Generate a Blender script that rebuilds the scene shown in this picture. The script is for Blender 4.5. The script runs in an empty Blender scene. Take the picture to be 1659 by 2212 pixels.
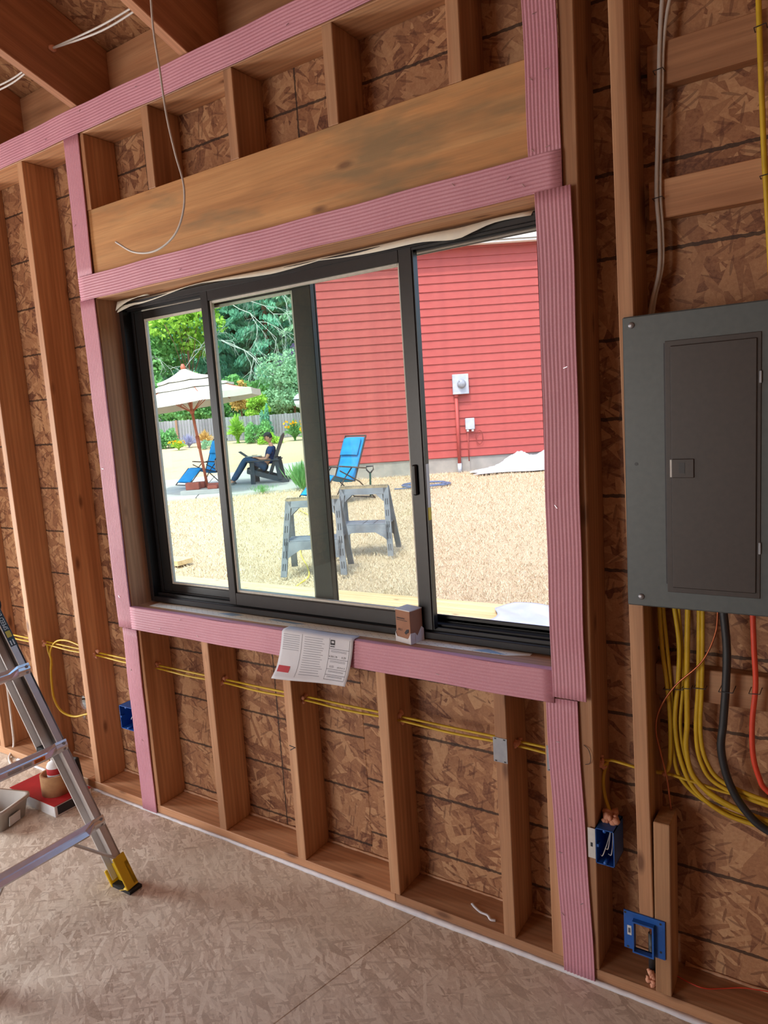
import bpy, bmesh, math, random
import numpy as np
from mathutils import Vector, Matrix, Euler

scene = bpy.context.scene
COL = scene.collection
R = math.radians
random.seed(7)

# ------------------------------------------------------------------ camera
cam_data = bpy.data.cameras.new('photo_camera')
cam = bpy.data.objects.new('photo_camera', cam_data)
COL.objects.link(cam)
cam_data.sensor_fit = 'VERTICAL'
cam_data.sensor_height = 36.0
cam_data.lens = 36.0 * 1555.38 / 2212.0
cam_data.clip_start = 0.02
cam_data.clip_end = 400
_yaw, _pitch, _roll = R(-33.9943), R(-7.8433), R(-3.7928)
_f = Vector((math.sin(_yaw) * math.cos(_pitch), math.cos(_yaw) * math.cos(_pitch), math.sin(_pitch)))
_r0 = Vector((math.cos(_yaw), -math.sin(_yaw), 0))
_u0 = _r0.cross(_f)
_r = math.cos(_roll) * _r0 + math.sin(_roll) * _u0
_u = -math.sin(_roll) * _r0 + math.cos(_roll) * _u0
cam.matrix_world = Matrix(((_r.x, _u.x, -_f.x, 2.0295), (_r.y, _u.y, -_f.y, -1.8109), (_r.z, _u.z, -_f.z, 1.6349), (0, 0, 0, 1)))
scene.camera = cam

# ------------------------------------------------------------------ sky, sun, daylight at the open doors
world = bpy.data.worlds.new('World')
scene.world = world
world.use_nodes = True
wn = world.node_tree
wn.nodes.clear()
sky = wn.nodes.new('ShaderNodeTexSky')
sky.sky_type = 'NISHITA'
sky.sun_disc = False
sky.sun_elevation = R(60)
sky.sun_rotation = R(166)
sky.air_density = 1.0
sky.dust_density = 3.0
bg = wn.nodes.new('ShaderNodeBackground')
bg.inputs['Strength'].default_value = SKY_STRENGTH = 0.44
wo = wn.nodes.new('ShaderNodeOutputWorld')
wn.links.new(sky.outputs[0], bg.inputs[0])
wn.links.new(bg.outputs[0], wo.inputs[0])

sun_data = bpy.data.lights.new('sun', 'SUN')
sun_data.energy = 2.1
sun_data.angle = R(0.6)
sun_data.color = (1.0, 0.96, 0.9)
sun = bpy.data.objects.new('sun', sun_data)
COL.objects.link(sun)
_sd = Vector((0.24 * 0.5, -0.97 * 0.5, math.sin(R(60))))
sun.rotation_euler = _sd.to_track_quat('Z', 'Y').to_euler()


def area(name, loc, target, sx, sy, energy, color):
    d = bpy.data.lights.new(name, 'AREA')
    d.shape = 'RECTANGLE'
    d.size = sx
    d.size_y = sy
    d.energy = energy
    d.color = color
    o = bpy.data.objects.new(name, d)
    COL.objects.link(o)
    o.location = loc
    o.rotation_euler = (Vector(loc) - Vector(target)).to_track_quat('Z', 'Y').to_euler()
    return o


# daylight coming in by the wide doorway behind the photographer and the small door on the left
area('doorway_daylight', (-1.5, -5.62, 1.2), (-2.0, 0, 0.9), 2.2, 2.1, 80, (1.0, 0.94, 0.88))
area('side_door_daylight', (-2.99, -1.4, 1.05), (1.2, -1.9, 0.0), 0.9, 1.95, 84, (0.97, 0.98, 0.97))
scene.view_settings.view_transform = 'Standard'
scene.view_settings.look = 'None'
scene.view_settings.exposure = 0.55
scene.view_settings.gamma = 1.0
scene.view_settings.use_curve_mapping = False


# ------------------------------------------------------------------ material helpers
def lin(c):
    return tuple(((x / 255) / 12.92 if x / 255 <= .04045 else ((x / 255 + .055) / 1.055) ** 2.4) for x in c) + (1.0,)


class NT:
    def __init__(self, name):
        self.m = bpy.data.materials.new(name)
        self.m.use_nodes = True
        self.t = self.m.node_tree
        self.t.nodes.clear()

    def n(self, typ, **kw):
        nd = self.t.nodes.new(typ)
        for k, v in kw.items():
            setattr(nd, k, v)
        return nd

    def l(self, a, b):
        self.t.links.new(a, b)

    def math(self, op, a, b=None, clamp=False):
        nd = self.n('ShaderNodeMath', operation=op)
        nd.use_clamp = clamp
        for i, x in enumerate((a, b)):
            if x is None:
                continue
            if isinstance(x, (int, float)):
                nd.inputs[i].default_value = x
            else:
                self.l(x, nd.inputs[i])
        return nd.outputs[0]

    def mix(self, fac, a, b, mode='MIX'):
        nd = self.n('ShaderNodeMix', data_type='RGBA', blend_type=mode)
        for s, x in ((nd.inputs[0], fac), (nd.inputs[6], a), (nd.inputs[7], b)):
            if isinstance(x, (int, float)):
                s.default_value = x
            elif isinstance(x, tuple):
                s.default_value = x
            else:
                self.l(x, s)
        return nd.outputs[2]

    def ramp(self, fac, stops):
        nd = self.n('ShaderNodeValToRGB')
        e = nd.color_ramp.elements
        while len(e) < len(stops):
            e.new(0.5)
        for el, (p, c) in zip(e, stops):
            el.position = p
            el.color = c
        self.l(fac, nd.inputs[0])
        return nd.outputs[0]

    def noise(self, vec, scale, detail=3, rough=.5):
        nd = self.n('ShaderNodeTexNoise')
        nd.inputs['Scale'].default_value = scale
        nd.inputs['Detail'].default_value = detail
        nd.inputs['Roughness'].default_value = rough
        if vec is not None:
            self.l(vec, nd.inputs['Vector'])
        return nd.outputs['Fac']

    def map(self, vec, scale=(1, 1, 1), rot=(0, 0, 0), loc=(0, 0, 0)):
        nd = self.n('ShaderNodeMapping')
        nd.inputs['Scale'].default_value = scale
        nd.inputs['Rotation'].default_value = rot
        nd.inputs['Location'].default_value = loc
        self.l(vec, nd.inputs['Vector'])
        return nd.outputs[0]

    def obj(self):
        return self.n('ShaderNodeTexCoord').outputs['Object']

    def out(self, color, rough=.6, metal=0., bump=None, bstr=.3, bdist=.002, **kw):
        b = self.n('ShaderNodeBsdfPrincipled')
        for k, x in (('Base Color', color), ('Roughness', rough), ('Metallic', metal)):
            if isinstance(x, (int, float, tuple)):
                b.inputs[k].default_value = x
            else:
                self.l(x, b.inputs[k])
        for k, x in kw.items():
            b.inputs[k.replace('_', ' ')].default_value = x
        if bump is not None:
            bn = self.n('ShaderNodeBump')
            bn.inputs['Strength'].default_value = bstr
            bn.inputs['Distance'].default_value = bdist
            self.l(bump, bn.inputs['Height'])
            self.l(bn.outputs[0], b.inputs['Normal'])
        o = self.n('ShaderNodeOutputMaterial')
        self.l(b.outputs[0], o.inputs[0])
        return self.m


def plain(name, c1, c2=None, scale=20, rough=.5, metal=0., bump=0., rnd=0.0, stretch=(1, 1, 1), **kw):
    t = NT(name)
    v = t.map(t.obj(), stretch)
    nz = t.noise(v, scale, 4)
    c2 = c2 or tuple(min(255, x * .86) for x in c1)
    col = t.ramp(nz, [(.3, lin(c1)), (.7, lin(c2))])
    if rnd:
        oi = t.n('ShaderNodeObjectInfo')
        hs = t.n('ShaderNodeHueSaturation')
        mr = t.n('ShaderNodeMapRange')
        mr.inputs[3].default_value = 1 - rnd
        mr.inputs[4].default_value = 1 + rnd
        t.l(oi.outputs['Random'], mr.inputs[0])
        t.l(mr.outputs[0], hs.inputs['Value'])
        t.l(col, hs.inputs['Color'])
        col = hs.outputs[0]
    return t.out(col, rough, metal, bump=nz if bump else None, bstr=bump, **kw)


def wood(name, dark, mid, light, rough=.62, knot=(88, 48, 26), knots=True, rnd=.16, stain=None):
    t = NT(name)
    oi = t.n('ShaderNodeObjectInfo')
    off = t.n('ShaderNodeVectorMath', operation='SCALE')
    off.inputs[0].default_value = (37., 11., 23.)
    t.l(oi.outputs['Random'], off.inputs['Scale'])
    add = t.n('ShaderNodeVectorMath', operation='ADD')
    t.l(t.obj(), add.inputs[0])
    t.l(off.outputs[0], add.inputs[1])
    v = add.outputs[0]
    warp = t.noise(t.map(v, (1.5, 6, 6)), 1.0, 2)
    broad = t.noise(t.map(v, (.9, 22, 22)), 1.0, 4, .6)
    fine = t.noise(t.map(v, (5, 240, 240)), 1.0, 3, .6)
    col = t.ramp(broad, [(.28, lin(dark)), (.5, lin(mid)), (.72, lin(light))])
    col = t.mix(t.math('MULTIPLY', t.math('SUBTRACT', fine, .4, True), .8, True), col, lin(tuple(x * .62 for x in mid)))
    wv = t.n('ShaderNodeTexWave', wave_type='BANDS', bands_direction='Y')
    wv.inputs['Scale'].default_value = 16
    wv.inputs['Distortion'].default_value = 5
    wv.inputs['Detail'].default_value = 2
    wv.inputs['Detail Scale'].default_value = 1.2
    t.l(t.map(v, (.12, 1, 1)), wv.inputs['Vector'])
    col = t.mix(t.math('MULTIPLY', wv.outputs['Fac'], .22), col, lin(tuple(x * .68 for x in dark)))
    if knots:
        vo = t.n('ShaderNodeTexVoronoi', feature='F1')
        vo.inputs['Scale'].default_value = 1.0
        t.l(t.map(v, (3.2, 9, 9)), vo.inputs['Vector'])
        k = t.ramp(vo.outputs['Distance'], [(.05, (1, 1, 1, 1)), (.13, (0, 0, 0, 1))])
        col = t.mix(t.math('MULTIPLY', k, .75), col, lin(knot))
    if stain:
        sn = t.noise(t.map(v, (1.6, 5, 7)), 1.0, 4, .65)
        sm = t.ramp(sn, [(.5, (0, 0, 0, 1)), (.66, (1, 1, 1, 1))])
        col = t.mix(t.math('MULTIPLY', sm, .8), col, lin(stain))
    hs = t.n('ShaderNodeHueSaturation')
    mr = t.n('ShaderNodeMapRange')
    mr.inputs[3].default_value = 1 - rnd
    mr.inputs[4].default_value = 1 + rnd
    t.l(oi.outputs['Random'], mr.inputs[0])
    t.l(mr.outputs[0], hs.inputs['Value'])
    t.l(col, hs.inputs['Color'])
    return t.out(hs.outputs[0], rough, bump=fine, bstr=.25, bdist=.001)


ANG_W = ((8, 8, 30), (63, 11, 50), (112, 7, 26), (155, 12, 60), (35, 18, 95), (88, 9, 40))
ANG_F = ((24, 9, 46), (41, 12, 66), (12, 10, 44), (58, 14, 80), (140, 16, 90), (30, 22, 130))


def osb(name, plane, stops, rough=.6, flake=1.0, ANGS=ANG_W, sliver=.5, lines=None, vlines=(), dust=None, fac=1.0, spec=.5):
    """oriented strand board: overlapping flakes, the topmost of several stretched cell layers shows"""
    t = NT(name)
    sep = t.n('ShaderNodeSeparateXYZ')
    t.l(t.obj(), sep.inputs[0])
    cmb = t.n('ShaderNodeCombineXYZ')
    a, b = {'xz': (0, 2), 'xy': (0, 1), 'yz': (1, 2)}[plane]
    t.l(sep.outputs[a], cmb.inputs[0])
    t.l(sep.outputs[b], cmb.inputs[1])
    v = cmb.outputs[0]
    nv = t.n('ShaderNodeTexNoise')
    nv.inputs['Scale'].default_value = 22
    t.l(v, nv.inputs['Vector'])
    wsc = t.n('ShaderNodeVectorMath', operation='SCALE')
    wsc.inputs['Scale'].default_value = .006
    t.l(nv.outputs['Color'], wsc.inputs[0])
    wad = t.n('ShaderNodeVectorMath', operation='ADD')
    t.l(v, wad.inputs[0])
    t.l(wsc.outputs[0], wad.inputs[1])
    v = wad.outputs[0]
    cur = tone = None
    for k, (ang, sx, sy) in enumerate(ANGS):
        vo = t.n('ShaderNodeTexVoronoi', voronoi_dimensions='2D')
        vo.inputs['Scale'].default_value = 1.0
        t.l(t.map(v, (sx * flake, sy * flake, 1), (0, 0, 0), (k * 3.7, k * 1.3, 0)) if False else
            t.map(t.map(v, (1, 1, 1), (0, 0, R(ang))), (sx * flake, sy * flake, 1), loc=(k * 3.7, k * 5.3, 0)), vo.inputs['Vector'])
        s = t.n('ShaderNodeSeparateColor')
        t.l(vo.outputs['Color'], s.inputs[0])
        if cur is None:
            cur, tone = s.outputs[0], s.outputs[1]
        else:
            m = t.math('GREATER_THAN', s.outputs[0], cur)
            nt = t.n('ShaderNodeMix', data_type='FLOAT')
            t.l(m, nt.inputs[0])
            t.l(tone, nt.inputs[2])
            t.l(s.outputs[1], nt.inputs[3])
            tone = nt.outputs[0]
            cur = t.math('MAXIMUM', cur, s.outputs[0])
    grain = t.noise(v, 130, 4, .7)
    big = t.noise(v, 3, 2)
    tn = t.math('ADD', t.math('MULTIPLY', tone, .5), t.math('ADD', t.math('MULTIPLY', grain, .5), t.math('MULTIPLY', big, .2)))
    tn = t.math('SUBTRACT', tn, .1)
    col = t.ramp(tn, [(p, lin(c)) for p, c in stops])
    # sparse thin dark slivers and gaps between strands
    for ang in (20, 100, 150):
        vs = t.n('ShaderNodeTexVoronoi', voronoi_dimensions='2D')
        vs.inputs['Scale'].default_value = 1.0
        t.l(t.map(t.map(v, (1, 1, 1), (0, 0, R(ang))), (14, 95, 1), loc=(ang, 3, 0)), vs.inputs['Vector'])
        ss_ = t.n('ShaderNodeSeparateColor')
        t.l(vs.outputs['Color'], ss_.inputs[0])
        k = t.math('MULTIPLY', t.math('GREATER_THAN', ss_.outputs[2], .9), t.math('LESS_THAN', vs.outputs['Distance'], .34))
        col = t.mix(t.math('MULTIPLY', k, sliver), col, lin(stops[0][1]))
    if dust:
        dn = t.ramp(t.noise(v, 2.2, 5, .65), [(.42, (0, 0, 0, 1)), (.7, (1, 1, 1, 1))])
        col = t.mix(t.math('MULTIPLY', dn, dust[1]), col, lin(dust[0]))
    wob = t.math('MULTIPLY', t.math('SUBTRACT', t.noise(v, 60, 2), .5), .008)
    if lines:
        per, ph, wd = lines
        z = t.math('ADD', sep.outputs[b], wob)
        md = t.math('FLOORED_MODULO', t.math('SUBTRACT', z, ph - per / 2), per)
        ln = t.math('LESS_THAN', t.math('ABSOLUTE', t.math('SUBTRACT', md, per / 2)), wd)
        col = t.mix(t.math('MULTIPLY', ln, .85), col, lin((38, 24, 18)))
    for x0 in vlines:
        ln = t.math('LESS_THAN', t.math('ABSOLUTE', t.math('SUBTRACT', t.math('ADD', sep.outputs[a], wob), x0)), .0032)
        col = t.mix(t.math('MULTIPLY', ln, .85), col, lin((38, 24, 18)))
    hgt = t.math('ADD', tone, t.math('MULTIPLY', grain, .5))
    return t.out(col, rough, bump=hgt, bstr=.35, bdist=.002, Specular_IOR_Level=spec)


# ------------------------------------------------------------------ geometry helpers
def link(o, parent=None):
    COL.objects.link(o)
    if parent is not None:
        o.parent = parent
    return o


def mesh(name, verts, faces, mat, parent=None, smooth=False):
    me = bpy.data.meshes.new(name)
    me.from_pydata([tuple(v) for v in verts], [], [tuple(f) for f in faces])
    me.validate()
    if smooth:
        me.polygons.foreach_set('use_smooth', [True] * len(me.polygons))
    if mat is not None:
        me.materials.append(mat)
    me.update()
    return link(bpy.data.objects.new(name, me), parent)


def tag(o, label=None, cat=None, group=None, kind=None):
    if label:
        o['label'] = label
    if cat:
        o['category'] = cat
    if group:
        o['group'] = group
    if kind:
        o['kind'] = kind
    return o


def empty(name, loc=(0, 0, 0), rz=0, parent=None):
    o = bpy.data.objects.new(name, None)
    o.empty_display_size = .1
    o.location = loc
    o.rotation_euler = (0, 0, rz)
    return link(o, parent)


def thing(name, label, cat, loc=(0, 0, 0), rz=0, group=None):
    return tag(empty(name, loc, rz), label, cat, group)


class MB:
    """collects solids into one mesh"""

    def __init__(self):
        self.v, self.f = [], []

    def add(self, verts, faces, M=None):
        o = len(self.v)
        for p in verts:
            p = Vector(p)
            self.v.append(tuple(M @ p) if M is not None else tuple(p))
        self.f += [tuple(i + o for i in f) for f in faces]
        return self

    def box(self, lo, hi, M=None, bev=0.):
        x0, y0, z0 = lo
        x1, y1, z1 = hi
        if bev <= 0:
            v = [(x0, y0, z0), (x1, y0, z0), (x1, y1, z0), (x0, y1, z0), (x0, y0, z1), (x1, y0, z1), (x1, y1, z1), (x0, y1, z1)]
            f = [(0, 3, 2, 1), (4, 5, 6, 7), (0, 1, 5, 4), (1, 2, 6, 5), (2, 3, 7, 6), (3, 0, 4, 7)]
            return self.add(v, f, M)
        bm = bmesh.new()
        bmesh.ops.create_cube(bm, size=1)
        for w in bm.verts:
            w.co = Vector(((x0 + x1) / 2 + w.co.x * (x1 - x0), (y0 + y1) / 2 + w.co.y * (y1 - y0), (z0 + z1) / 2 + w.co.z * (z1 - z0)))
        bmesh.ops.bevel(bm, geom=list(bm.edges), offset=bev, segments=1, affect='EDGES')
        bm.verts.index_update()
        self.add([w.co.copy() for w in bm.verts], [[w.index for w in f.verts] for f in bm.faces], M)
        bm.free()
        return self

    def tube(self, pts, r, sides=8, caps=True, M=None, flat=None):
        pts = [Vector(p) for p in pts]
        n = len(pts)
        rs = r if isinstance(r, (list, tuple)) else [r] * n
        V, F = [], []
        up = None
        for i, p in enumerate(pts):
            d = (pts[min(i + 1, n - 1)] - pts[max(i - 1, 0)])
            d = d.normalized() if d.length > 1e-9 else Vector((0, 0, 1))
            if up is None:
                up = Vector((0, 0, 1)) if abs(d.z) < .9 else Vector((1, 0, 0))
            a = d.cross(up)
            a = a.normalized() if a.length > 1e-6 else d.orthogonal().normalized()
            b = a.cross(d).normalized()
            up = b
            for k in range(sides):
                t = 2 * math.pi * (k + .5) / sides
                V.append(p + rs[i] * (math.cos(t) * a + math.sin(t) * b * (flat or 1)))
        for i in range(n - 1):
            for k in range(sides):
                k2 = (k + 1) % sides
                F.append((i * sides + k, i * sides + k2, (i + 1) * sides + k2, (i + 1) * sides + k))
        if caps:
            F.append(tuple(range(sides))[::-1])
            F.append(tuple((n - 1) * sides + k for k in range(sides)))
        return self.add(V, F, M)

    def cyl(self, p0, p1, r, sides=12, M=None):
        return self.tube([p0, p1], r, sides, True, M)

    def lathe(self, prof, c=(0, 0, 0), sides=16, M=None):
        V, F = [], []
        n = len(prof)
        for (r, z) in prof:
            for k in range(sides):
                t = 2 * math.pi * k / sides
                V.append((c[0] + r * math.cos(t), c[1] + r * math.sin(t), c[2] + z))
        for i in range(n - 1):
            for k in range(sides):
                k2 = (k + 1) % sides
                F.append((i * sides + k, i * sides + k2, (i + 1) * sides + k2, (i + 1) * sides + k))
        F.append(tuple(range(sides))[::-1])
        F.append(tuple((n - 1) * sides + k for k in range(sides)))
        return self.add(V, F, M)

    def prism(self, poly, axis, lo, hi, M=None):
        """polygon in the plane across axis, extruded lo..hi"""
        def P(a, b, c):
            return {'x': (c, a, b), 'y': (a, c, b), 'z': (a, b, c)}[axis]
        n = len(poly)
        V = [P(a, b, lo) for a, b in poly] + [P(a, b, hi) for a, b in poly]
        F = [tuple(range(n))[::-1], tuple(range(n, 2 * n))] + [(i, (i + 1) % n, n + (i + 1) % n, n + i) for i in range(n)]
        return self.add(V, F, M)

    def blob(self, c, r, seed=0, sub=2, amp=.25, sq=(1, 1, 1)):
        bm = bmesh.new()
        bmesh.ops.create_icosphere(bm, subdivisions=sub, radius=1)
        rg = random.Random(seed)
        ph = [(rg.uniform(0, 6), rg.uniform(1.5, 4)) for _ in range(6)]
        for w in bm.verts:
            p = w.co
            k = 1 + amp * (math.sin(p.x * ph[0][1] + ph[0][0]) * math.sin(p.y * ph[1][1] + ph[1][0]) + .6 * math.sin(p.z * ph[2][1] * 1.7 + ph[2][0]) * math.sin(p.x * ph[3][1] * 2 + ph[3][0]))
            w.co = Vector((c[0] + p.x * r * k * sq[0], c[1] + p.y * r * k * sq[1], c[2] + p.z * r * k * sq[2]))
        bm.verts.index_update()
        self.add([w.co.copy() for w in bm.verts], [[w.index for w in f.verts] for f in bm.faces])
        bm.free()
        return self

    def build(self, name, mat, parent=None, smooth=False):
        o = mesh(name, self.v, self.f, mat, parent, smooth)
        bm = bmesh.new()
        bm.from_mesh(o.data)
        bmesh.ops.recalc_face_normals(bm, faces=bm.faces)
        bm.to_mesh(o.data)
        bm.free()
        if smooth == 'auto':
            for p in o.data.polygons:
                p.use_smooth = True
            o.data.set_sharp_from_angle(angle=R(35))
        return o


def box(name, lo, hi, mat, parent=None, bev=0.):
    return MB().box(lo, hi, None, bev).build(name, mat, parent)


BOARD_CACHE = {}


def board(name, lo, hi, axis, mat, parent=None, bev=.002, tilt=None):
    """a sawn board: local X runs along the grain"""
    lo, hi = Vector(lo), Vector(hi)
    c = (lo + hi) / 2
    d = hi - lo
    L, w, t = {'x': (d.x, d.y, d.z), 'y': (d.y, d.x, d.z), 'z': (d.z, d.y, d.x)}[axis]
    key = (round(L, 4), round(w, 4), round(t, 4), mat.name, bev)
    if key not in BOARD_CACHE:
        o = MB().box((-L / 2, -w / 2, -t / 2), (L / 2, w / 2, t / 2), None, bev).build(name, mat)
        BOARD_CACHE[key] = o.data
        if parent is not None:
            o.parent = parent
    else:
        o = link(bpy.data.objects.new(name, BOARD_CACHE[key]), parent)
    M = {'x': Matrix.Identity(3),
         'y': Matrix(((0, -1, 0), (1, 0, 0), (0, 0, 1))),
         'z': Matrix(((0, 0, -1), (0, 1, 0), (1, 0, 0)))}[axis]
    M4 = Matrix.Translation(c) @ (tilt.to_4x4() if tilt is not None else Matrix.Identity(4)) @ M.to_4x4()
    o.matrix_local = M4
    return o


def spline(pts, n=6):
    """Catmull-Rom through the points"""
    P = [Vector(p) for p in pts]
    P = [2 * P[0] - P[1]] + P + [2 * P[-1] - P[-2]]
    out = []
    for i in range(1, len(P) - 2):
        for k in range(n):
            t = k / n
            a, b, c, d = P[i - 1], P[i], P[i + 1], P[i + 2]
            out.append(.5 * ((2 * b) + (c - a) * t + (2 * a - 5 * b + 4 * c - d) * t * t + (3 * b - a - 3 * c + d) * t ** 3))
    out.append(P[-2])
    return out


def cable(name, pts, r, mat, label, cat='cable', group=None, parent=None, n=8, sides=8, flat=None):
    o = MB().tube(spline(pts, n), r, sides, flat=flat).build(name, mat, parent, smooth=True)
    if label:
        tag(o, label, cat, group)
    return o


def copy_tree(o, parent=None):
    c = o.copy()
    COL.objects.link(c)
    c.parent = parent
    for ch in [x for x in o.children]:
        copy_tree(ch, c)
    return c


def text_mesh(s, size):
    """outline of printed letters as flat triangles in the xy plane, origin bottom left"""
    cu = bpy.data.curves.new('lettering', 'FONT')
    cu.body = s
    cu.size = size
    cu.resolution_u = 2
    ob = bpy.data.objects.new('lettering', cu)
    COL.objects.link(ob)
    bpy.context.view_layer.update()
    me = bpy.data.meshes.new_from_object(ob.evaluated_get(bpy.context.evaluated_depsgraph_get()))
    v = [w.co.copy() for w in me.vertices]
    f = [tuple(p.vertices) for p in me.polygons]
    bpy.data.objects.remove(ob)
    bpy.data.curves.remove(cu)
    bpy.data.meshes.remove(me)
    return v, f


# ------------------------------------------------------------------ materials
M = {}
M['stud'] = wood('fir_stud', (158, 110, 76), (188, 138, 100), (206, 160, 120))
M['header'] = wood('header_fir', (176, 122, 72), (198, 144, 90), (214, 164, 108), stain=(128, 108, 76), rnd=.03)
M['rafter'] = wood('rafter_fir', (154, 102, 72), (180, 126, 92), (202, 150, 112))
M['oldwood'] = wood('grey_edge_wood', (140, 100, 70), (168, 126, 90), (190, 150, 110))
WALL_STOPS = [(.16, (96, 56, 40)), (.34, (146, 100, 70)), (.55, (172, 126, 90)), (.8, (198, 156, 116))]
M['osb_low'] = osb('wall_strand_board', 'xz', WALL_STOPS, lines=(.2065, .49, .0042), vlines=(.155,))
M['osb_right'] = osb('wall_strand_board_right', 'xz', WALL_STOPS, lines=(.2065, .132, .0045))
M['osb_left'] = osb('wall_strand_board_left', 'xz', WALL_STOPS, lines=(.2065, .145, .004))
M['osb_up'] = osb('wall_strand_board_upper', 'xz', WALL_STOPS, lines=(.413, 2.624, .0042), vlines=(-.27, .479))
M['osb_roof'] = osb('roof_strand_board', 'xy', WALL_STOPS)
M['osb_side'] = osb('side_wall_strand_board', 'yz', WALL_STOPS, lines=(.2065, .13, .004))
FLOOR_STOPS = [(.15, (164, 146, 130)), (.36, (194, 177, 160)), (.58, (214, 200, 184)), (.85, (236, 227, 212))]
M['osb_floor'] = osb('floor_strand_board', 'xy', FLOOR_STOPS, rough=.5, flake=1.15, dust=((222, 216, 200), .55), ANGS=ANG_F, sliver=.35)

# ------------------------------------------------------------------ the room: floor
floor = tag(empty('floor'), 'weathered strand board subfloor with a dark panel seam', None, None, 'structure')
# panel seam as seen: from (0.857, 0.06) running towards the middle of the room
SX, SK = 0.8435, 0.224       # x of seam at y=0 and dx/dy
def sx(y):
    return SX + SK * y
def floor_panel(poly):
    o = MB().prism(poly, 'z', -.022, 0).build('subfloor_panel', M['osb_floor'], floor)
    bm = bmesh.new(); bm.from_mesh(o.data)
    bmesh.ops.bevel(bm, geom=[e for e in bm.edges if all(abs(v.co.z) < 1e-5 for v in e.verts)], offset=.0022, segments=1, affect='EDGES')
    bm.to_mesh(o.data); bm.free()
for y1, y0 in ((.15, -1.1), (-1.1, -2.32), (-2.32, -3.54), (-3.54, -4.76), (-4.76, -5.66)):
    floor_panel([(sx(y0), y0), (4.6, y0), (4.6, y1), (sx(y1), y1)])
    floor_panel([(-3.0, y0), (sx(y0), y0), (sx(y1), y1), (-3.0, y1)])

# ------------------------------------------------------------------ the wall with the window
W = tag(empty('wall_front'), 'open framed wall of studs and strand board round the window', None, None, 'structure')
D = .14
def stud(x1, z0, z1, w=.038, y0=0., mat='stud', name='stud', tilt=None):
    return board(name, (x1 - w, y0, z0), (x1, y0 + D, z1), 'z', M[mat], W, tilt=tilt)
# bottom plate in lengths, double top plate
for a, b in ((-3.0, -.95), (-.95, .7509), (.7519, 2.6), (2.6, 4.6)):
    board('bottom_plate', (a, 0, 0.0005), (b, D, .038), 'x', M['stud'], W)
for z0 in (2.746, 2.784):
    board('top_plate', (-3.0, 0, z0), (4.6, D, z0 + .038), 'x', M['stud'], W)
# full height studs left and right of the opening
for x1 in (-2.88, -2.48, -2.075, -1.668, -1.262, -.856):
    stud(x1, .038, 2.746)
stud(-.513, .038, 2.746, name='king_stud')
stud(-.475, .038, 2.238, name='trimmer_stud')
stud(-.441, .038, .872, w=.034)
stud(-.441, 2.473, 2.746, w=.034)
for x1 in (-.042, .3645, .771, 1.184):
    stud(x1, .038, .872)
stud(1.337, .038, .872, w=.037)
stud(1.375, .038, 2.238, name='trimmer_stud')
stud(1.437, .038, 2.746, name='king_stud')
for x1 in (-.069, .339, .739, 1.14):
    stud(x1, 2.473, 2.746, name='cripple_stud')
stud(1.5685, .243, 2.746, w=.036, tilt=Matrix.Rotation(R(-.84), 3, 'Y'))
board('short_stud', (1.590, 0, .038), (1.631, .089, .532), 'z', M['oldwood'], W)
for x1 in (1.975, 2.38, 2.79, 3.2, 3.6, 4.0, 4.4):
    stud(x1, .038, 2.746)
# header, rough sill, flat blocks by the panel
board('header', (-.474, .002, 2.238), (1.399, D - .02, 2.473), 'x', M['header'], W)
board('rough_sill', (-.475, 0, .872), (1.337, D, .910), 'x', M['stud'], W)
board('rough_head', (-.475, .0, 2.20), (1.337, D, 2.238), 'x', M['stud'], W)
board('rough_head', (-.475, .0, 2.146), (1.337, D, 2.20), 'x', M['stud'], W)
for z0, z1 in ((2.357, 2.452), (2.056, 2.146), (.84, .928), (1.64, 1.73)):
    board('blocking', (1.578, .1, z0), (1.936, D - .001, z1), 'x', M['stud'], W)
# sheathing
def sheet(x0, x1, z0, z1, mat):
    o = box('sheathing_panel', (x0, D, z0), (x1, D + .012, z1), M[mat], W, bev=.0015)
    return o
sheet(-3.0, -1.687, -.02, 2.9, 'osb_left')
sheet(1.337, 2.56, -.02, 2.9, 'osb_right')
sheet(2.56, 3.78, -.02, 2.9, 'osb_right')
sheet(3.78, 4.6, -.02, 2.9, 'osb_right')
sheet(-.475, .565, -.02, .905, 'osb_low')
sheet(.565, 1.337, -.02, .905, 'osb_right')
sheet(-.475, 1.337, 2.142, 2.9, 'osb_up')
# the panel left of the window has a sawn round hole and a ragged one where daylight shows
def holed_panel(x0, x1, z0, z1, holes):
    bm = bmesh.new()
    def loop(pts):
        vs = [bm.verts.new((x, D, z)) for x, z in pts]
        for i in range(len(vs)):
            bm.edges.new((vs[i], vs[(i + 1) % len(vs)]))
    loop([(x0, z0), (x1, z0), (x1, z1), (x0, z1)])
    for h in holes:
        loop(h)
    bmesh.ops.triangle_fill(bm, use_beauty=True, use_dissolve=False, edges=list(bm.edges))
    r = bmesh.ops.extrude_face_region(bm, geom=list(bm.faces))
    for v in r['geom']:
        if isinstance(v, bmesh.types.BMVert):
            v.co.y += .012
    bmesh.ops.recalc_face_normals(bm, faces=bm.faces)
    me = bpy.data.meshes.new('sheathing_panel')
    bm.to_mesh(me); bm.free()
    me.materials.append(M['osb_left'])
    link(bpy.data.objects.new('sheathing_panel', me), W)
hole1 = [(-1.136 + .030 * math.cos(t * math.pi / 8), .325 + .036 * math.sin(t * math.pi / 8)) for t in range(16)]
hole2 = [(-1.150 + .018 * math.cos(t * math.pi / 5) * (1 if t % 2 else .55), .247 + .016 * math.sin(t * math.pi / 5) * (1 if t % 2 else .55)) for t in range(10)]
holed_panel(-1.687, -.475, -.02, 2.9, [hole1, hole2])

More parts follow.
